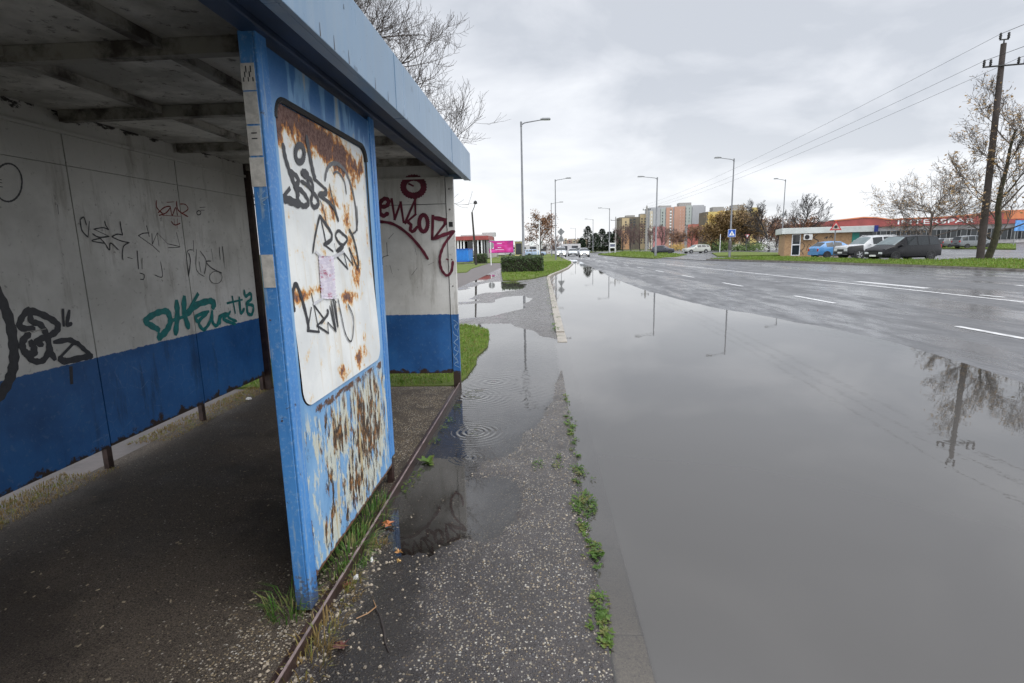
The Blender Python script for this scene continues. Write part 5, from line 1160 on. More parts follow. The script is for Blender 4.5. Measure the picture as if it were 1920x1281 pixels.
sg = pY(1016, 460, 92)
def two_b(root): plate(root, 'sign_disc', poly_n(0, 2.5, .33, 14), -.05, -.03, M['white']); plate(root, 'small_plate', [(-.2, 1.5), (.2, 1.5), (.2, 1.95), (-.2, 1.95)], -.05, -.03, M['white'])
post_sign('road_sign', 'narrow white sign with a small plate right of the white poles', (sg.x, 92, .07), 2.9, two_b)
fs = pY(1143.5, 459, 118); fe = pY(1153.5, 459, 118); root = empty('direction_sign', ((fs.x + fe.x) / 2, 118, .2)); tag(root, 'empty looking white frame sign on the grass before the evergreens', 'sign')
hw = (fe.x - fs.x) / 2
for s_ in (-1, 1): m = MB(); m.tube([(s_ * hw, 0, -.2), (s_ * hw, 0, 2.3)], .06, 6); a_ = m.build('post', M['white']); a_.parent = root
for z0_, z1_, mm in ((2.0, 2.25, 'white'), (1.15, 1.4, 'white')): m = MB(); m.box(-hw - .05, hw + .05, -.05, -.0, z0_, z1_); a_ = m.build('panel', M[mm]); a_.parent = root
m = MB(); m.box(-hw, hw, -.03, -.01, 1.42, 1.98); a_ = m.build('panel', plain('blue_grey_panel', (.10, .11, .17), .5)); a_.parent = root

# ------------------------------------------------------------------ cars
M['glass'] = plain('dark_car_glass', (.015, .019, .021), .06, var=.2, scale=1.0, spec=.45); M['tyre'] = plain('tyre_rubber', (.014, .014, .015), .7); M['rim'] = plain('alloy_rim', (.42, .43, .44), .3, metal=.6); M['rim_dark'] = plain('steel_rim', (.06, .06, .065), .4)
M['wscreen'] = plain('pale_windscreen', (.10, .135, .14), .06, var=.2, scale=1.0, spec=.9)
M['plastic'] = plain('black_bumper', (.02, .02, .022), .5); M['head'] = plain('headlight_glass', (.55, .57, .58), .1, spec=.9); M['tail'] = plain('tail_light', (.35, .02, .02), .2); M['head_on'] = emit('lit_headlight', (1, .96, .88), 5.0)
M['plate'] = plain('number_plate', (.7, .7, .68), .4)
def paint(name, c, coat=.5, spec=.5): return plain(name, c, .28, var=.06, scale=1.5, coat=coat, spec=spec)
def wheel(root, x, y, r, side, rimm):
    m = MB(); m.lathe([(r * .62, -.10), (r * .92, -.11), (r, -.07), (r, .07), (r * .92, .11), (r * .62, .10)], (0, 0, 0), 20, axis='y'); o = m.build('wheel', M['tyre'], smooth=40); o.location = (x, y, r); o.parent = root
    m = MB(); yy = side * .105; m.lathe([(r * .63, yy * .8), (r * .60, yy), (r * .5, yy * .75), (r * .14, yy * .9), (r * .12, yy * 1.05)], (0, 0, 0), 16, axis='y')
    for i in range(5):
        a0 = i * 1.2566; c_, s_ = math.cos(a0), math.sin(a0); t_ = (-s_ * r * .07, c_ * r * .07)
        m.add([(c_ * r * .1 + t_[0], yy * 1.08, s_ * r * .1 + t_[1]), (c_ * r * .1 - t_[0], yy * 1.08, s_ * r * .1 - t_[1]), (c_ * r * .6 - t_[0], yy * 1.03, s_ * r * .6 - t_[1]), (c_ * r * .6 + t_[0], yy * 1.03, s_ * r * .6 + t_[1])], [(0, 1, 2, 3)])
    q = m.build('rim', rimm); q.parent = o
def car(name, label, loc, heading, st, W, body, rims, wheels, wr=.31, fend=None, extras=None, cat='car', group=None, lights=False, roofrails=False, ws=None, bumper=True, hl=(.62, .13)):
    """st: stations front to back (x, z_low, z_belt, z_top, half width, half width at top, flag); flags: b body, w windscreen bay after this station, c cabin bay, r rear window bay, e end"""
    root = empty(name, loc, heading); tag(root, label, cat, group); mb = MB(); gl = MB(); wsg = MB(); pl_ = MB(); rings = []
    for (x, zl, zb, zt, hw, tw, fl) in st:
        zm = zl + (zb - zl) * .45
        half = [(0, zl), (hw * .82, zl), (hw * .98, zl + .1), (hw, zm), (hw * .965, zb), (tw, zt - .05 if zt - zb > .12 else zb + (zt - zb) * .6), (tw * .8, zt), (0, zt + .02)]
        rings.append([Vector((x, y, z)) for y, z in half] + [Vector((x, -y, z)) for y, z in reversed(half[1:-1])])
    n = len(rings[0])
    for r_ in rings: mb.v += [tuple(p) for p in r_]
    for i in range(len(rings) - 1):
        for j in range(n):
            j2 = (j + 1) % n; mb.f.append((i * n + j, i * n + j2, (i + 1) * n + j2, (i + 1) * n + j))
            seg = j if j < 7 else n - 1 - j; fl = st[i][6]
            mb.m.append(1 if fend and fend[0] <= i < fend[1] and seg in (1, 2, 3, 4) else 0)
            q = [rings[i][j], rings[i][j2], rings[i + 1][j2], rings[i + 1][j]]
            isg = (fl == 'c' and seg == 4) or (fl in 'wr' and seg in (5, 6))
            if isg:
                c_ = sum(q, Vector()) / 4; nr = (q[2] - q[0]).cross(q[3] - q[1]).normalized()
                if nr.dot(c_ - Vector((c_.x, 0, .6))) < 0: nr = -nr
                kx = .90; tgt = wsg if fl == 'w' else gl
                if seg == 4: qq = [c_ + (p - c_) * Vector((1, 1, 1)).x * .88 for p in q]
                else:
                    qq = []
                    for p in q: 
                        v2 = p - c_; qq.append(Vector((c_.x + v2.x * .88, c_.y + v2.y * (.96 if seg == 5 else 1.0), c_.z + v2.z * .88)))
                tgt.add([p + nr * .008 for p in qq], [(0, 1, 2, 3)])
    mb.f.append(tuple(range(n))); mb.m.append(0); mb.f.append(tuple(reversed(range((len(rings) - 1) * n, len(rings) * n)))); mb.m.append(0)
    bo = mb.build('body', [body, M['plastic']], smooth=38); bo.parent = root
    if gl.v: o = gl.build('windows', M['glass']); o.parent = root
    if wsg.v: o = wsg.build('windscreen', ws or M['glass']); o.parent = root
    hw = max(s_[4] for s_ in st)
    for wx in wheels:
        for sd_ in (-1, 1):
            wheel(root, wx, sd_ * (hw - .085), wr, sd_, rims)
            ar = MB(); ar.lathe([(wr * 1.16, -.012), (wr * 1.16, .012)], (wx, sd_ * (hw - .012), wr), 22, axis='y'); o = ar.build('wheel_arch', M['plastic']); o.parent = root
    xf, xr = st[0][0], st[-1][0]; zf = st[0][2]; fw = st[0][4]
    for sd_ in (-1, 1):
        m = MB(); m.box(st[1][0] - .10, xf + .015, sd_ * fw * .55 if sd_ > 0 else -fw * .98, fw * .98 if sd_ > 0 else -fw * .55, zf - .19, zf - .03); o = m.build('headlight', M['head_on'] if lights else M['head'], bevel=.03); o.parent = root
        m = MB(); rw = st[-1][4]; m.box(xr - .015, xr + .10, sd_ * rw * .72 if sd_ > 0 else -rw * .99, rw * .99 if sd_ > 0 else -rw * .72, st[-1][2] - .18, st[-1][2] + .05); o = m.build('tail_light', M['tail'], bevel=.02); o.parent = root
        m = MB(); mx_ = [s_ for s_ in st if s_[6] == 'w'][0]; m.box(mx_[0] - .55, mx_[0] - .40, sd_ * (hw + .01) if sd_ > 0 else -(hw + .16), (hw + .16) if sd_ > 0 else -(hw + .01), mx_[2] - .0, mx_[2] + .13); o = m.build('mirror', body, bevel=.03); o.parent = root
    m = MB(); m.box(xf - .05, xf + .035, -fw * .97, fw * .97, st[0][1] - .02, st[0][1] + .2); o = m.build('bumper', M['plastic'] if bumper else body, bevel=.03); o.parent = root
    m = MB(); m.box(xf - .02, xf + .012, -fw * .48, fw * .48, zf - .2, zf - .05)
    for i in range(4): m.box(xf + .012, xf + .02, -fw * .48, fw * .48, zf - .19 + .04 * i, zf - .178 + .04 * i)
    o = m.build('grille', M['plastic']); o.parent = root
    m = MB(); m.box(xf + .036, xf + .045, -.26, .26, st[0][1] + .03, st[0][1] + .14); o = m.build('number_plate', M['plate']); o.parent = root
    m = MB(); m.box(xr - .03, xr + .06, -rw * .97, rw * .97, st[-1][1] - .02, st[-1][1] + .2); m.box(xr - .02, xr - .012, -.25, .25, st[-1][1] + .3, st[-1][1] + .41); o = m.build('rear_bumper', M['plastic'] if bumper else body, bevel=.03); o.parent = root
    if roofrails:
        for sd_ in (-1, 1):
            c_ = [s_ for s_ in st if s_[6] == 'c']; m = MB(); y_ = sd_ * c_[0][5] * .82; z_ = c_[0][3]; m.tube([(c_[0][0] - .1, y_, z_), (c_[0][0] - .2, y_, z_ + .09), (c_[-1][0] - .2, y_, z_ + .09), (c_[-1][0] - .35, y_, z_)], .022, 6); o = m.build('roof_rail', M['rim']); o.parent = root
    return root
VAN = [(2.30, .32, .68, .74, .72, .66, 'b'), (2.20, .26, .80, .88, .86, .78, 'b'), (1.55, .24, .98, 1.08, .90, .80, 'w'), (.55, .22, 1.02, 1.66, .91, .70, 'c'), (-.30, .22, 1.03, 1.73, .91, .71, 'c'), (-1.25, .22, 1.03, 1.72, .91, .71, 'c'), (-2.05, .26, 1.03, 1.64, .90, .68, 'r'), (-2.32, .34, 1.02, 1.10, .84, .74, 'e')]
SUV = [(2.38, .45, .86, .94, .80, .74, 'b'), (2.28, .38, .98, 1.06, .91, .84, 'b'), (1.15, .36, 1.08, 1.14, .93, .84, 'w'), (.42, .36, 1.12, 1.74, .93, .74, 'c'), (-.45, .36, 1.12, 1.80, .93, .75, 'c'), (-1.35, .36, 1.12, 1.79, .93, .75, 'c'), (-2.22, .40, 1.12, 1.74, .92, .73, 'r'), (-2.38, .46, 1.10, 1.16, .88, .78, 'e')]
HATCH = [(1.95, .30, .60, .66, .66, .6, 'b'), (1.84, .24, .74, .82, .80, .72, 'b'), (.98, .22, .90, .98, .84, .74, 'w'), (.15, .22, .95, 1.42, .84, .62, 'c'), (-.62, .22, .96, 1.46, .84, .63, 'c'), (-1.30, .22, .97, 1.38, .83, .60, 'r'), (-1.82, .28, .95, 1.02, .78, .66, 'b'), (-1.95, .34, .80, .86, .72, .62, 'e')]
ESTATE = [(2.28, .32, .62, .68, .72, .66, 'b'), (2.15, .25, .74, .82, .84, .76, 'b'), (1.05, .22, .90, .97, .88, .78, 'w'), (.25, .22, .95, 1.42, .88, .64, 'c'), (-.60, .22, .96, 1.46, .88, .65, 'c'), (-1.45, .22, .97, 1.43, .88, .64, 'c'), (-2.05, .24, .98, 1.36, .86, .60, 'r'), (-2.28, .34, .92, .98, .80, .7, 'e')]
silver, black, blue, white = paint('silver_paint', (.46, .47, .48)), paint('black_paint', (.006, .006, .008), 0.0, .35), paint('sky_blue_paint', (.06, .20, .42)), paint('white_car_paint', (.52, .54, .56))
dark, grey_ = paint('dark_navy_paint', (.012, .014, .028)), paint('champagne_paint', (.33, .34, .31))
def hd(dx_, dy_): return math.atan2(dy_, dx_)
car('parked_van', 'black minivan parked nearest on the right behind the grass verge', (24.95, 38.6, .197), hd(-.97, -.24), VAN, .91, black, M['rim_dark'], (1.42, -1.42), .33, cat='van', bumper=False, ws=M['wscreen'])
car('parked_suv', 'silver off roader with a black front wing parked beside the black van', (26.1, 44.3, .197), hd(-.99, -.12), SUV, .93, silver, M['rim'], (1.45, -1.40), .40, fend=(0, 2), roofrails=True, ws=M['wscreen'])
car('parked_car', 'sky blue hatchback parked before the tan kiosk', (25.35, 47.9, .197), hd(.98, .12), HATCH, .84, blue, M['rim_dark'], (1.25, -1.22), .30, bumper=False)
car('parked_car', 'champagne estate car in the side street before the apartment blocks', (bx(1305, 472, 94), 94, .197), hd(-1, -.25), ESTATE, .88, grey_, M['rim'], (1.38, -1.35), .31, bumper=False, ws=M['wscreen'])
car('parked_car', 'dark navy hatchback on the grass left of the champagne estate', (bx(1243, 473, 96), 96, .197), hd(.95, -.3), HATCH, .84, dark, M['rim_dark'], (1.25, -1.22), .30, bumper=False)
S1 = pz(1098, 483, -.0)
OG = 'oncoming cars on the wet road'
car('oncoming_car', 'nearest oncoming white hatchback with its headlights on', (S1.x, 90, .06), hd(-.03, -1), HATCH, .84, white, M['rim_dark'], (1.25, -1.22), .30, lights=True, group=OG)
car('oncoming_car', 'oncoming white saloon left of the nearest white hatchback', (bx(1074, 478, 104), 104, .02), hd(-.03, -1), ESTATE, .86, white, M['rim_dark'], (1.38, -1.35), .31, group=OG)
car('oncoming_van', 'white van with headlights on at the left edge of the road', (bx(1052, 478, 98), 98, .0), hd(-.03, -1), [(s_[0], s_[1], s_[2] * 1.0, s_[3] * 1.05, s_[4], s_[5], s_[6]) for s_ in VAN], .91, white, M['rim_dark'], (1.42, -1.42), .33, cat='van', lights=True, group=OG)
car('oncoming_car', 'dark car half hidden behind the oncoming white cars', (bx(1086, 474, 122), 122, .05), hd(-.03, -1), ESTATE, .86, dark, M['rim_dark'], (1.38, -1.35), .31, group=OG)
for i, (px_, Yd, lb, col_) in enumerate([(968, 128, 'white parked car right of the pink billboard', white), (985, 124, 'silver parked car behind the lamp hedge', silver), (1003, 112, 'pale blue parked car beside the flagpoles', paint('pale_blue_paint', (.28, .36, .48)))]):
    car('parked_car', lb, (bx(px_, 470, Yd), Yd, .0), hd(1, .1 * i), ESTATE, .86, col_, M['rim_dark'], (1.38, -1.35), .31)
car('parked_car', 'black parked car behind the blue container', (bx(880, 478, 84), 86, .03), hd(.3, -1), HATCH, .84, black, M['rim_dark'], (1.25, -1.22), .30)

# ------------------------------------------------------------------ kiosk
KX0, KX1, KY0, KY1 = bx(1476, 480, 55), bx(1622, 478, 55), 55.0, 60.0
def osb():
    t = NT('tan_board_wall'); g = t.geo(); v = t.n('TexVoronoi', None, {'Vector': t.scl(g, 3, 3, 9), 'Scale': 2.2}, feature='F1'); n = t.noise(g, 2.5, 5, .7)
    c = t.mix(t.sep(v.outputs['Color'])[0], (.30, .18, .09), (.42, .27, .145)); c = t.mix(t.step(n, .5, .7), c, (.24, .14, .075)); return t.done(c, .7)
M['osb'] = osb(); M['kroof'] = plain('pale_roof_edge', (.52, .55, .53), .5, var=.12, scale=1.2)
ki = empty('kiosk', ((KX0 + KX1) / 2, KY0, .19), R_(-17)); tag(ki, 'low tan boarded kiosk with a wide flat white roof edge', 'kiosk'); kw = (KX1 - KX0) / 2
def kp(mb, nm, mt, par=None, **k): o = mb.build(nm, mt, **k); o.parent = par or ki; return o
m = MB(); m.box(-kw, kw * .56, 0, 5, 0, 2.28); wl = kp(m, 'wall', M['osb'])
m = MB(); m.box(kw * .56 + .003, kw * .72, -.02, 4.9, 0, 2.27); kp(m, 'green_panel', plain('green_board', (.02, .20, .16), .5, var=.25, scale=2))
m = MB(); m.box(kw * .72 + .003, kw * 1.0, .0, 4.9, 0, 2.27); kp(m, 'dark_front', plain('dark_shop_front', (.06, .07, .075), .3, var=.4, scale=2))
m = MB(); m.box(-kw - .35, kw + .30, -.45, 5.5, 2.285, 2.86); rf = kp(m, 'roof', M['kroof'], bevel=.02)
m = MB(); m.box(kw + .302, kw + .36, -.46, 1.5, 2.28, 2.88); m.box(kw + .02, kw + .302, -.48, -.452, 2.28, 2.87); kp(m, 'blue_end', plain('blue_fascia', (.02, .035, .20), .4), rf)
wi = MB(); wi.box(-kw + .62, -kw + 1.42, -.03, -.002, .12, 2.24); wf = kp(wi, 'window', M['white'])
m = MB(); m.box(-kw + .70, -kw + 1.34, -.04, -.031, .20, 1.15); m.box(-kw + .70, -kw + 1.34, -.04, -.031, 1.27, 2.18); kp(m, 'pane', M['glass'], wf)
m = MB(); m.box(-kw + 1.62, -kw + 2.4, -.42, -.002, 1.65, 2.22); ac = kp(m, 'air_conditioner', plain('ac_unit', (.55, .55, .53), .5), bevel=.02)
m = MB(); m.lathe([(.22, -.43), (.22, -.425)], (-kw + 1.92, 0, 1.93), 16, axis='y'); kp(m, 'fan_grille', M['dark'], ac)
m = MB(); m.box(kw * .60, kw * .69, -.03, -.022, 1.2, 1.5); m.box(kw * .60, kw * .69, -.03, -.022, .85, .95); kp(m, 'price_board', M['white'])
def Pk(x, y): return pY(x, y, KY0)
GK = [(.09, [(1534, 440), (1528, 446), (1536, 452), (1530, 459)]), (.09, [(1546, 447), (1552, 444), (1549, 448)]), (.08, [(1555, 446), (1558, 442), (1560, 447)]), (.05, [(1500, 462), (1508, 455), (1512, 462), (1506, 470), (1500, 462)]), (.05, [(1515, 470), (1520, 458), (1526, 468)]), (.05, [(1502, 476), (1506, 471), (1510, 478)])]
k0 = len(INKED); ink('graffiti', GK, Pk, (0, -1, 0), M['ink'], None, base=.004)
for gkm in INKED[k0:]: gkm.parent = wl; gkm.matrix_parent_inverse = Matrix.Translation(-Vector(ki.location))

# ------------------------------------------------------------------ red shopping centre
M['red'] = plain('red_cladding', (.27, .055, .05), .45, var=.18, scale=.4); M['shopgrey'] = plain('grey_shop_wall', (.30, .29, .29), .5, var=.3, scale=.5); M['orange'] = plain('orange_cladding', (.52, .17, .07), .5, var=.15, scale=.5)
SY = 150.0; sL, sR = bx(1560, 440, SY), bx(2010, 440, SY); shop = empty('shopping_centre', ((sL + sR) / 2, SY, .3)); tag(shop, 'long red fronted shopping hall with white lettering behind the parked cars', 'shop building'); sw = (sR - sL) / 2
def zat(x, y): return pY(x, y, SY).z - .3
ztop = zat(1700, 409); zr0 = zat(1700, 424); zlow = 0
m = MB(); m.box(-sw, sw, 0, 40, 0, zr0 - .01); o = m.build('wall', M['shopgrey']); o.parent = shop
prof = [(1560, 415), (1590, 412), (1615, 409), (1640, 409.5), (1665, 413), (1700, 411), (1760, 409), (1830, 403), (1880, 397), (2010, 392)]
pts = [(bx(x, y, SY) - shop.location.x, pY(x, y, SY).z - .3) for x, y in prof]
m = MB(); n = len(pts); m.v = [(x, -.8, zr0) for x, z in pts] + [(x, -.8, z) for x, z in pts] + [(x, 40, zr0) for x, z in pts] + [(x, 40, z) for x, z in pts]
for i in range(n - 1): m.f += [(i, i + 1, n + i + 1, n + i), (n + i, n + i + 1, 3 * n + i + 1, 3 * n + i), (2 * n + i + 1, 2 * n + i, 3 * n + i, 3 * n + i + 1), (i + 1, i, 2 * n + i, 2 * n + i + 1)]
m.f += [(0, n, 3 * n, 2 * n), (n - 1, 3 * n - 1, 4 * n - 1, 2 * n - 1)]; m.m = [0] * len(m.f); rd = m.build('red_fascia', M['red']); rd.parent = shop
m = MB()
for i in range(n - 1):
    (xa, za), (xb, zb) = pts[i], pts[i + 1]; m.add([(xa, -1.0, za), (xb, -1.0, zb), (xb, -1.0, zb + .28), (xa, -1.0, za + .28), (xa, 2, za + .05), (xb, 2, zb + .05), (xb, 2, zb + .28), (xa, 2, za + .28)], [(0, 1, 2, 3), (3, 2, 6, 7), (5, 4, 7, 6), (1, 0, 4, 5)])
o = m.build('roof_edge', M['orange']); o.parent = shop
tcv = bpy.data.curves.new('lettering', 'FONT'); tcv.body = 'INTERSPAR'; tcv.extrude = .06; tcv.align_x = 'CENTER'; tcv.align_y = 'CENTER'
tobj = bpy.data.objects.new('lettering_source', tcv); COL.objects.link(tobj); dg = bpy.context.evaluated_depsgraph_get(); tme = bpy.data.meshes.new_from_object(tobj.evaluated_get(dg)); bpy.data.objects.remove(tobj)
for nm in range(0): pass
tme.materials.clear(); tme.materials.append(M['white']); let = bpy.data.objects.new('lettering', tme); COL.objects.link(let); let.parent = shop
lx0, lx1 = bx(1678, 417, SY), bx(1822, 412, SY); xs_ = [v.co.x for v in tme.vertices]; ys__ = [v.co.y for v in tme.vertices]; kx = (lx1 - lx0) / (max(xs_) - min(xs_)); kz = (zat(1700, 413.5) - zat(1700, 421.5)) / (max(ys__) - min(ys__))
let.rotation_euler = (R_(90), 0, 0); let.scale = (kx, kz, 1); let.location = ((lx0 + lx1) / 2 - shop.location.x, -.88, (zat(1750, 411.5) + zat(1750, 420.5)) / 2)
wsrc = None
for i in range(22):
    if wsrc is None:
        m = MB(); m.box(-1.7, 1.7, -.12, -.02, 1.0, zr0 - 1.2); wsrc = m.build('window', M['glass']); c = wsrc
        m2 = MB(); m2.box(-1.85, -1.72, -.16, -.01, .8, zr0 - 1.0); m2.box(1.72, 1.85, -.16, -.01, .8, zr0 - 1.0); m2.box(-1.72, 1.72, -.16, -.01, zr0 - 1.19, zr0 - 1.0); fr_ = m2.build('frame', M['sign_back']); fr_.parent = wsrc; wsrc.parent = shop
    else: c = copy_tree(wsrc, shop)
    c.location = (-sw + 3 + i * 2 * (sw - 3) / 21.5, 0, 0)
# blue banner, orange unit at the right edge
bb = pY(1912, 422, 96); root = empty('shop_banner', (bb.x + 1.4, 96, .3)); tag(root, 'blue and white advertising board at the right edge under an orange roof', 'billboard')
bz0, bz1 = pY(1912, 433, 96).z - .3, pY(1912, 413, 96).z - .3
m = MB(); m.box(-2.2, 2.2, -.08, 0, bz0, bz1); a_ = m.build('board', plain('blue_banner', (.10, .27, .58), .4, var=.5, scale=.9)); a_.parent = root
m = MB(); m.box(-3.2, 3.2, -.3, 1.2, bz1 + .25, bz1 + 1.6); a_ = m.build('orange_top', M['orange']); a_.parent = root
for s_ in (-1.9, 1.9): m = MB(); m.tube([(s_, .1, -.2), (s_, .1, bz1 + .3)], .08, 8); a_ = m.build('post', M['sign_back']); a_.parent = root
# parked cars in front of the shopping hall
PG = 'parked cars before the shopping hall'
for i, (px_, Yd, lb, col_) in enumerate([(1795, 84, 'mid grey parked car left of the wooden pole behind the grass bank', paint('mid_grey_paint', (.10, .105, .11))), (1825, 78, 'large slate grey van beside the wooden pole', paint('slate_paint', (.13, .14, .15))), (1735, 96, 'dark car parked behind the low spreading tree', dark), (1765, 98, 'grey blue car parked behind the grass bank', paint('grey_blue_paint', (.16, .18, .22)))]):
    car('parked_car', lb, (bx(px_, 448, Yd), Yd, .3), hd(1, -.1 + .1 * i), ESTATE if i != 1 else VAN, .88, col_, M['rim_dark'], (1.38, -1.35), .31, group=PG)

# ------------------------------------------------------------------ apartment blocks
WIN = plain('flat_window', (.03, .033, .04), .35, var=.3, scale=.3); WINL = plain('flat_window_pale', (.62, .62, .62), .4, var=.2, scale=.3)
def block(name, label, x0, x1, y0, y1, Yd, dpt, parts, wins, boxes, rows, basem):
    """parts: (xa, xb, ya, yb, material) coloured facade fields in picture points at depth Yd; wins: columns of windows"""
    L, Rr = pY(x0, y1, Yd), pY(x1, y1, Yd); H_ = pY((x0 + x1) / 2, y0, Yd).z; root = empty(name, ((L.x + Rr.x) / 2, Yd, 0)); tag(root, label, 'apartment block'); hw = (Rr.x - L.x) / 2; cx_ = root.location.x
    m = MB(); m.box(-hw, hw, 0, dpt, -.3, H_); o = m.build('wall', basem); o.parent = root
    for i, (xa, xb, ya, yb, mt) in enumerate(parts):
        A_, B_ = pY(xa, yb, Yd), pY(xb, ya, Yd); d_ = .30 + .012 * i
        m = MB(); m.box(A_.x - cx_, B_.x - cx_, -d_, -.0 if i == 0 else -.002 * i, max(-.2, A_.z), B_.z); o = m.build('facade_field', mt); o.parent = root
    for (xa, xb, ya, yb) in boxes:
        A_, B_ = pY(xa, yb, Yd), pY(xb, ya, Yd); m = MB(); m.box(A_.x - cx_, B_.x - cx_, 3, 9, A_.z - 1, B_.z); o = m.build('roof_box', M['concrete']); o.parent = root
    src = {}
    for (px_, ya, yb, nrow, wpx, mt) in wins:
        A_, B_ = pY(px_ - wpx / 2, yb, Yd), pY(px_ + wpx / 2, ya, Yd); ww = (B_.x - A_.x) / 2; step = (B_.z - A_.z) / nrow
        for r_ in range(nrow):
            kk = (round(ww, 2), mt.name, round(step, 1))
            if kk not in src:
                m = MB(); m.box(-ww * 1.45, ww * 1.45, -.45, -.40, 0, step * .56); c = m.build('window', mt); src[kk] = c; c.parent = root
            else: c = src[kk].copy(); COL.objects.link(c); c.parent = root
            c.location = (A_.x + ww - cx_, 0, A_.z + step * (r_ + .2))
    return root
tan, tanb, yel = plain('tan_render', (.42, .33, .20), .8, var=.12, scale=.1), plain('ochre_render', (.44, .25, .13), .8, var=.12, scale=.1), plain('yellow_render', (.48, .38, .14), .8, var=.12, scale=.1)
greyr, orr, redr, pinkr, ggr = plain('grey_render', (.33, .335, .35), .8, var=.06, scale=.1), plain('orange_render', (.41, .24, .18), .8, var=.12, scale=.1), plain('red_render', (.42, .135, .11), .8, var=.12, scale=.1), plain('pink_render', (.44, .19, .19), .8, var=.12, scale=.1), plain('greenish_grey_render', (.32, .35, .33), .8, var=.08, scale=.1)
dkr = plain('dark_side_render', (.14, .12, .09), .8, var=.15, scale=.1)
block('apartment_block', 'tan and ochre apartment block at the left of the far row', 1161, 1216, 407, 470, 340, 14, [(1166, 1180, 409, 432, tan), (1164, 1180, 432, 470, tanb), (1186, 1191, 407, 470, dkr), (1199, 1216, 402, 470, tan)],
      [(1182.5, 410, 460, 10, 3, WIN), (1189, 409, 459, 10, 3.4, WIN), (1203, 408, 458, 10, 2.6, WIN), (1209, 408, 458, 10, 2.8, WIN), (1173, 414, 458, 9, 2.2, WIN)], [(1175.5, 1192, 403, 408), (1202, 1216, 400, 404)], 10, dkr)
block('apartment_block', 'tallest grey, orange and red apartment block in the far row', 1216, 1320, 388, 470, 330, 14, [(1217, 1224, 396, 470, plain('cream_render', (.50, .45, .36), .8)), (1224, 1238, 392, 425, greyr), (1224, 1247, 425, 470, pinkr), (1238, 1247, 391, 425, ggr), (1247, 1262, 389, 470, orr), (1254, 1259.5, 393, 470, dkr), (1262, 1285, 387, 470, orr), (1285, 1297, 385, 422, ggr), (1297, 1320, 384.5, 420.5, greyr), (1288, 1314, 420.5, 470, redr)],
      [(1247.3, 392, 459, 12, 2.0, WIN), (1256.6, 394, 461, 12, 4.4, WINL), (1285, 388, 460, 12, 2.0, WIN), (1292, 388, 418, 5, 1.6, WIN), (1242, 396, 424, 5, 1.8, WIN), (1274.5, 391, 460, 12, 2.4, WINL), (1279.8, 391, 460, 12, 2.4, WINL), (1221, 400, 460, 9, 2.6, WINL)], [(1239, 1261, 384.5, 390), (1276, 1299, 379, 387)], 12, greyr)
block('apartment_block', 'yellow apartment block half hidden behind the olive trees', 1322, 1421, 396, 470, 300, 14, [(1325, 1350, 397, 470, yel), (1350, 1400, 394, 470, plain('ochre_yellow', (.36, .27, .12), .8, var=.15, scale=.1)), (1405, 1421, 389, 470, yel)],
      [(1332, 400, 450, 8, 3, WIN), (1341, 400, 450, 8, 3, WIN), (1356, 400, 450, 8, 3, WIN), (1366, 400, 450, 8, 3, WIN), (1384, 400, 450, 8, 3, WIN), (1394, 400, 450, 8, 3, WIN), (1412, 395, 450, 9, 3, WIN)], [(1340, 1361, 387, 396), (1378, 1399, 383, 393)], 9, dkr)
beige = plain('beige_far_render', (.40, .34, .25), .8, var=.15, scale=.1); brn = plain('brown_far_render', (.30, .20, .16), .8, var=.15, scale=.1)
block('apartment_block', 'pale distant house block closing the end of the road', 1057, 1102, 450, 470, 420, 12, [(1058, 1063, 447, 470, beige), (1064, 1072, 450, 470, brn), (1073, 1080, 448.5, 470, beige), (1081, 1100, 448, 470, beige)], [(1060.5, 449, 467, 4, 1.6, WIN), (1068, 451, 467, 4, 2.2, WIN), (1076.5, 451, 467, 4, 2, WIN), (1088, 450, 467, 4, 2.4, WIN), (1095, 450, 467, 4, 2.4, WIN)], [(1066, 1078, 447.5, 450)], 4, brn)
# left-hand buildings
LY = 108.0
def lbx(x): return bx(x, 460, LY)
cb = empty('station_building', (lbx(888), LY, 0)); tag(cb, 'glazed low building with a dark red canopy behind the blue container', 'building'); cxx = cb.location.x
hw = (lbx(922) - lbx(854)) / 2
def lz(x, y): return pY(x, y, LY).z
m = MB(); m.box(-hw, hw, .6, 12, 0, lz(888, 451)); o = m.build('wall', plain('pale_building_wall', (.40, .38, .36), .6, var=.15, scale=.4)); o.parent = cb
m = MB(); m.box(-hw - .4, hw * .85, -1.2, 12.5, lz(888, 450.5), lz(888, 443)); o = m.build('canopy', plain('dark_red_canopy', (.26, .05, .045), .5, var=.2, scale=.5)); o.parent = cb
m = MB(); m.box(-hw + 1, hw * .55, .8, 8, lz(888, 442.9), lz(888, 440)); m.box(hw * .2, hw * .98, 9, 12, lz(888, 442), lz(888, 434)); o = m.build('roof_box', plain('grey_roof_unit', (.36, .37, .36), .6)); o.parent = cb
for i, xx in enumerate((860, 865.5, 871, 889, 897, 904, 909, 914)):
    m = MB(); X_ = lbx(xx) - cxx; m.box(X_ - .13, X_ + .13, -.9, -.6, 0, lz(888, 450.6)); o = m.build('column', M['white'] if i < 6 else M['sign_back']); o.parent = cb
for i, xx in enumerate((863, 868.2, 880, 893, 900.5, 906.5)):
    m = MB(); X_ = lbx(xx) - cxx; wv = .8; m.box(X_ - wv, X_ + wv, .50, .585, .9, lz(888, 453)); o = m.build('window', M['glass']); o.parent = cb
cc = pz(868, 492, .03); ct = empty('container', (bx(866, 480, 72), 72, .05)); tag(ct, 'bright blue metal container beyond the shelter post', 'container')
cw = (bx(878, 480, 72) - bx(853, 480, 72)) / 2; chh = pY(866, 468, 72).z - .05
m = MB(); m.box(-cw, cw, 0, 4.5, .12, chh); M['cblue'] = plain('bright_blue_steel', (.02, .20, .60), .45, var=.12, scale=1.0)
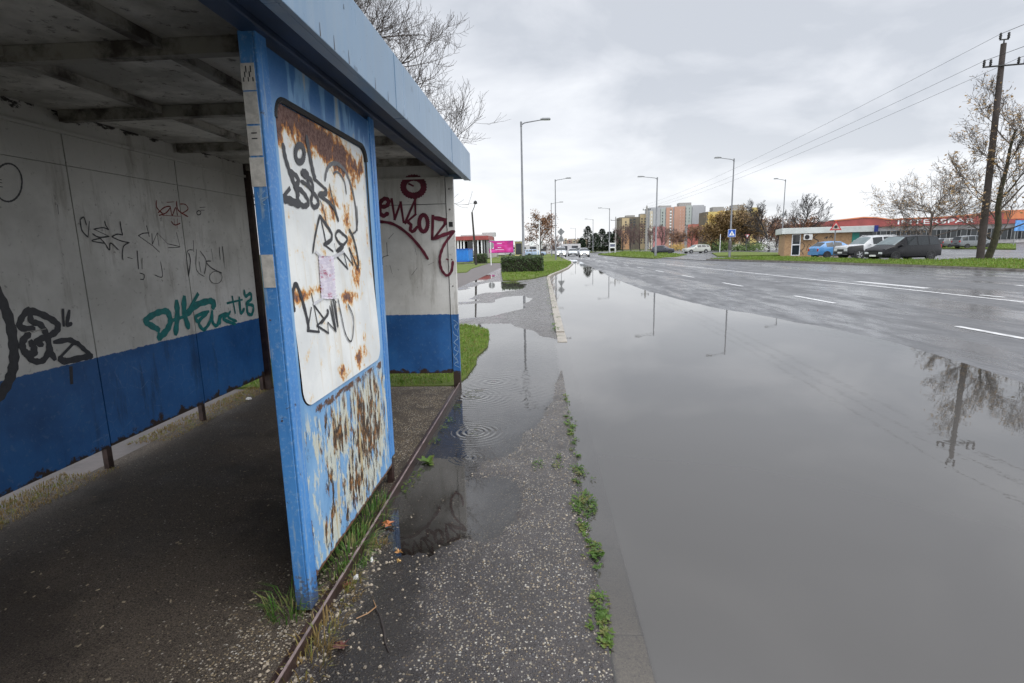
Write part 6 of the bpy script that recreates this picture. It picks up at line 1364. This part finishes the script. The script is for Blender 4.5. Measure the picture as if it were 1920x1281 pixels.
for i in range(9): q = -cw + .12 + i * (2 * cw - .24) / 8; m.box(q - .05, q + .05, -.06, -.002, .2, chh - .12)
o = m.build('body', M['cblue']); o.parent = ct
m = MB(); m.box(-cw - .03, cw + .03, -.08, 4.55, chh + .002, chh + .1); m.box(-cw - .02, cw + .02, -.07, 4.5, .0, .118); o = m.build('frame', M['sign_blue']); o.parent = ct
# pink billboard
PYd = 96.0; p0, p1 = pY(917.5, 475, PYd), pY(962.5, 451, PYd); root = empty('billboard', ((p0.x + p1.x) / 2, PYd, .05)); tag(root, 'wide magenta advertising billboard on thin legs', 'billboard'); hw = (p1.x - p0.x) / 2; zb, zt = p0.z - .05, p1.z - .05
m = MB(); m.box(-hw, hw, 0, .14, zb, zt); o = m.build('frame', plain('billboard_frame', (.22, .04, .20), .5)); o.parent = root
t = NT('magenta_poster'); g = t.obj(); n1_ = t.noise(t.scl(g, .35, 1, 1.2), 1.3, 4, .6)
c = t.ramp(n1_, [(.3, (.20, .02, .20)), (.48, (.50, .015, .20)), (.62, (.62, .06, .36)), (.75, (.66, .45, .62))]); M['poster'] = t.done(c, .4)
m = MB(); m.box(-hw + .1, hw - .1, -.02, -.001, zb + .1, zt - .1); ps = m.build('poster', M['poster']); ps.parent = root
m = MB()
for (u0, u1, v0, v1) in ((-.35, .05, .76, .82), (-.3, -.02, .42, .47), (-.5, .2, .26, .30), (-.75, -.62, .35, .80)): m.box(u0 * hw, u1 * hw, -.026, -.0215, zb + (zt - zb) * v0, zb + (zt - zb) * v1)
o = m.build('poster_print', plain('pale_print', (.66, .52, .64), .4)); o.parent = ps
for s_ in (-.8, -.3, .3, .8): m = MB(); m.tube([(s_ * hw, .08, -.2), (s_ * hw, .08, zb)], .07, 6); o = m.build('leg', M['sign_back']); o.parent = root
yb = empty('shop_pavilion', (bx(972.5, 462, 118), 118, 0)); tag(yb, 'small pale yellow pavilion between the pink billboard and the lamp post', 'building'); hw = (bx(979, 462, 118) - bx(964.5, 462, 118)) / 2; zt = pY(972, 453, 118).z
m = MB(); m.box(-hw, hw, 0, 8, 0, zt); o = m.build('wall', plain('yellow_wall', (.50, .45, .24), .6)); o.parent = yb
m = MB(); m.box(-hw - .2, hw + .2, -.3, 8.2, zt + .002, zt + .25); o = m.build('roof', M['white']); o.parent = yb
for i in range(4): m = MB(); q = -hw + .35 + i * (2 * hw - .7) / 3; m.box(q - .17, q + .17, -.06, -.005, .4, zt - .4); o = m.build('window', WIN); o.parent = yb
wb_ = empty('low_building', (bx(1000, 462, 160), 160, 0)); tag(wb_, 'low pale building behind the lawn trees and the parked cars', 'building'); hw = 14; zt = pY(1000, 459, 160).z
m = MB(); m.box(-hw, hw, 0, 10, 0, zt); o = m.build('wall', plain('pale_far_wall', (.46, .45, .45), .7)); o.parent = wb_
for i in range(9): m = MB(); q = -hw + 1.5 + i * 3.1; m.box(q - .9, q + .9, -.08, -.005, .9, zt - .6); o = m.build('window', WIN); o.parent = wb_
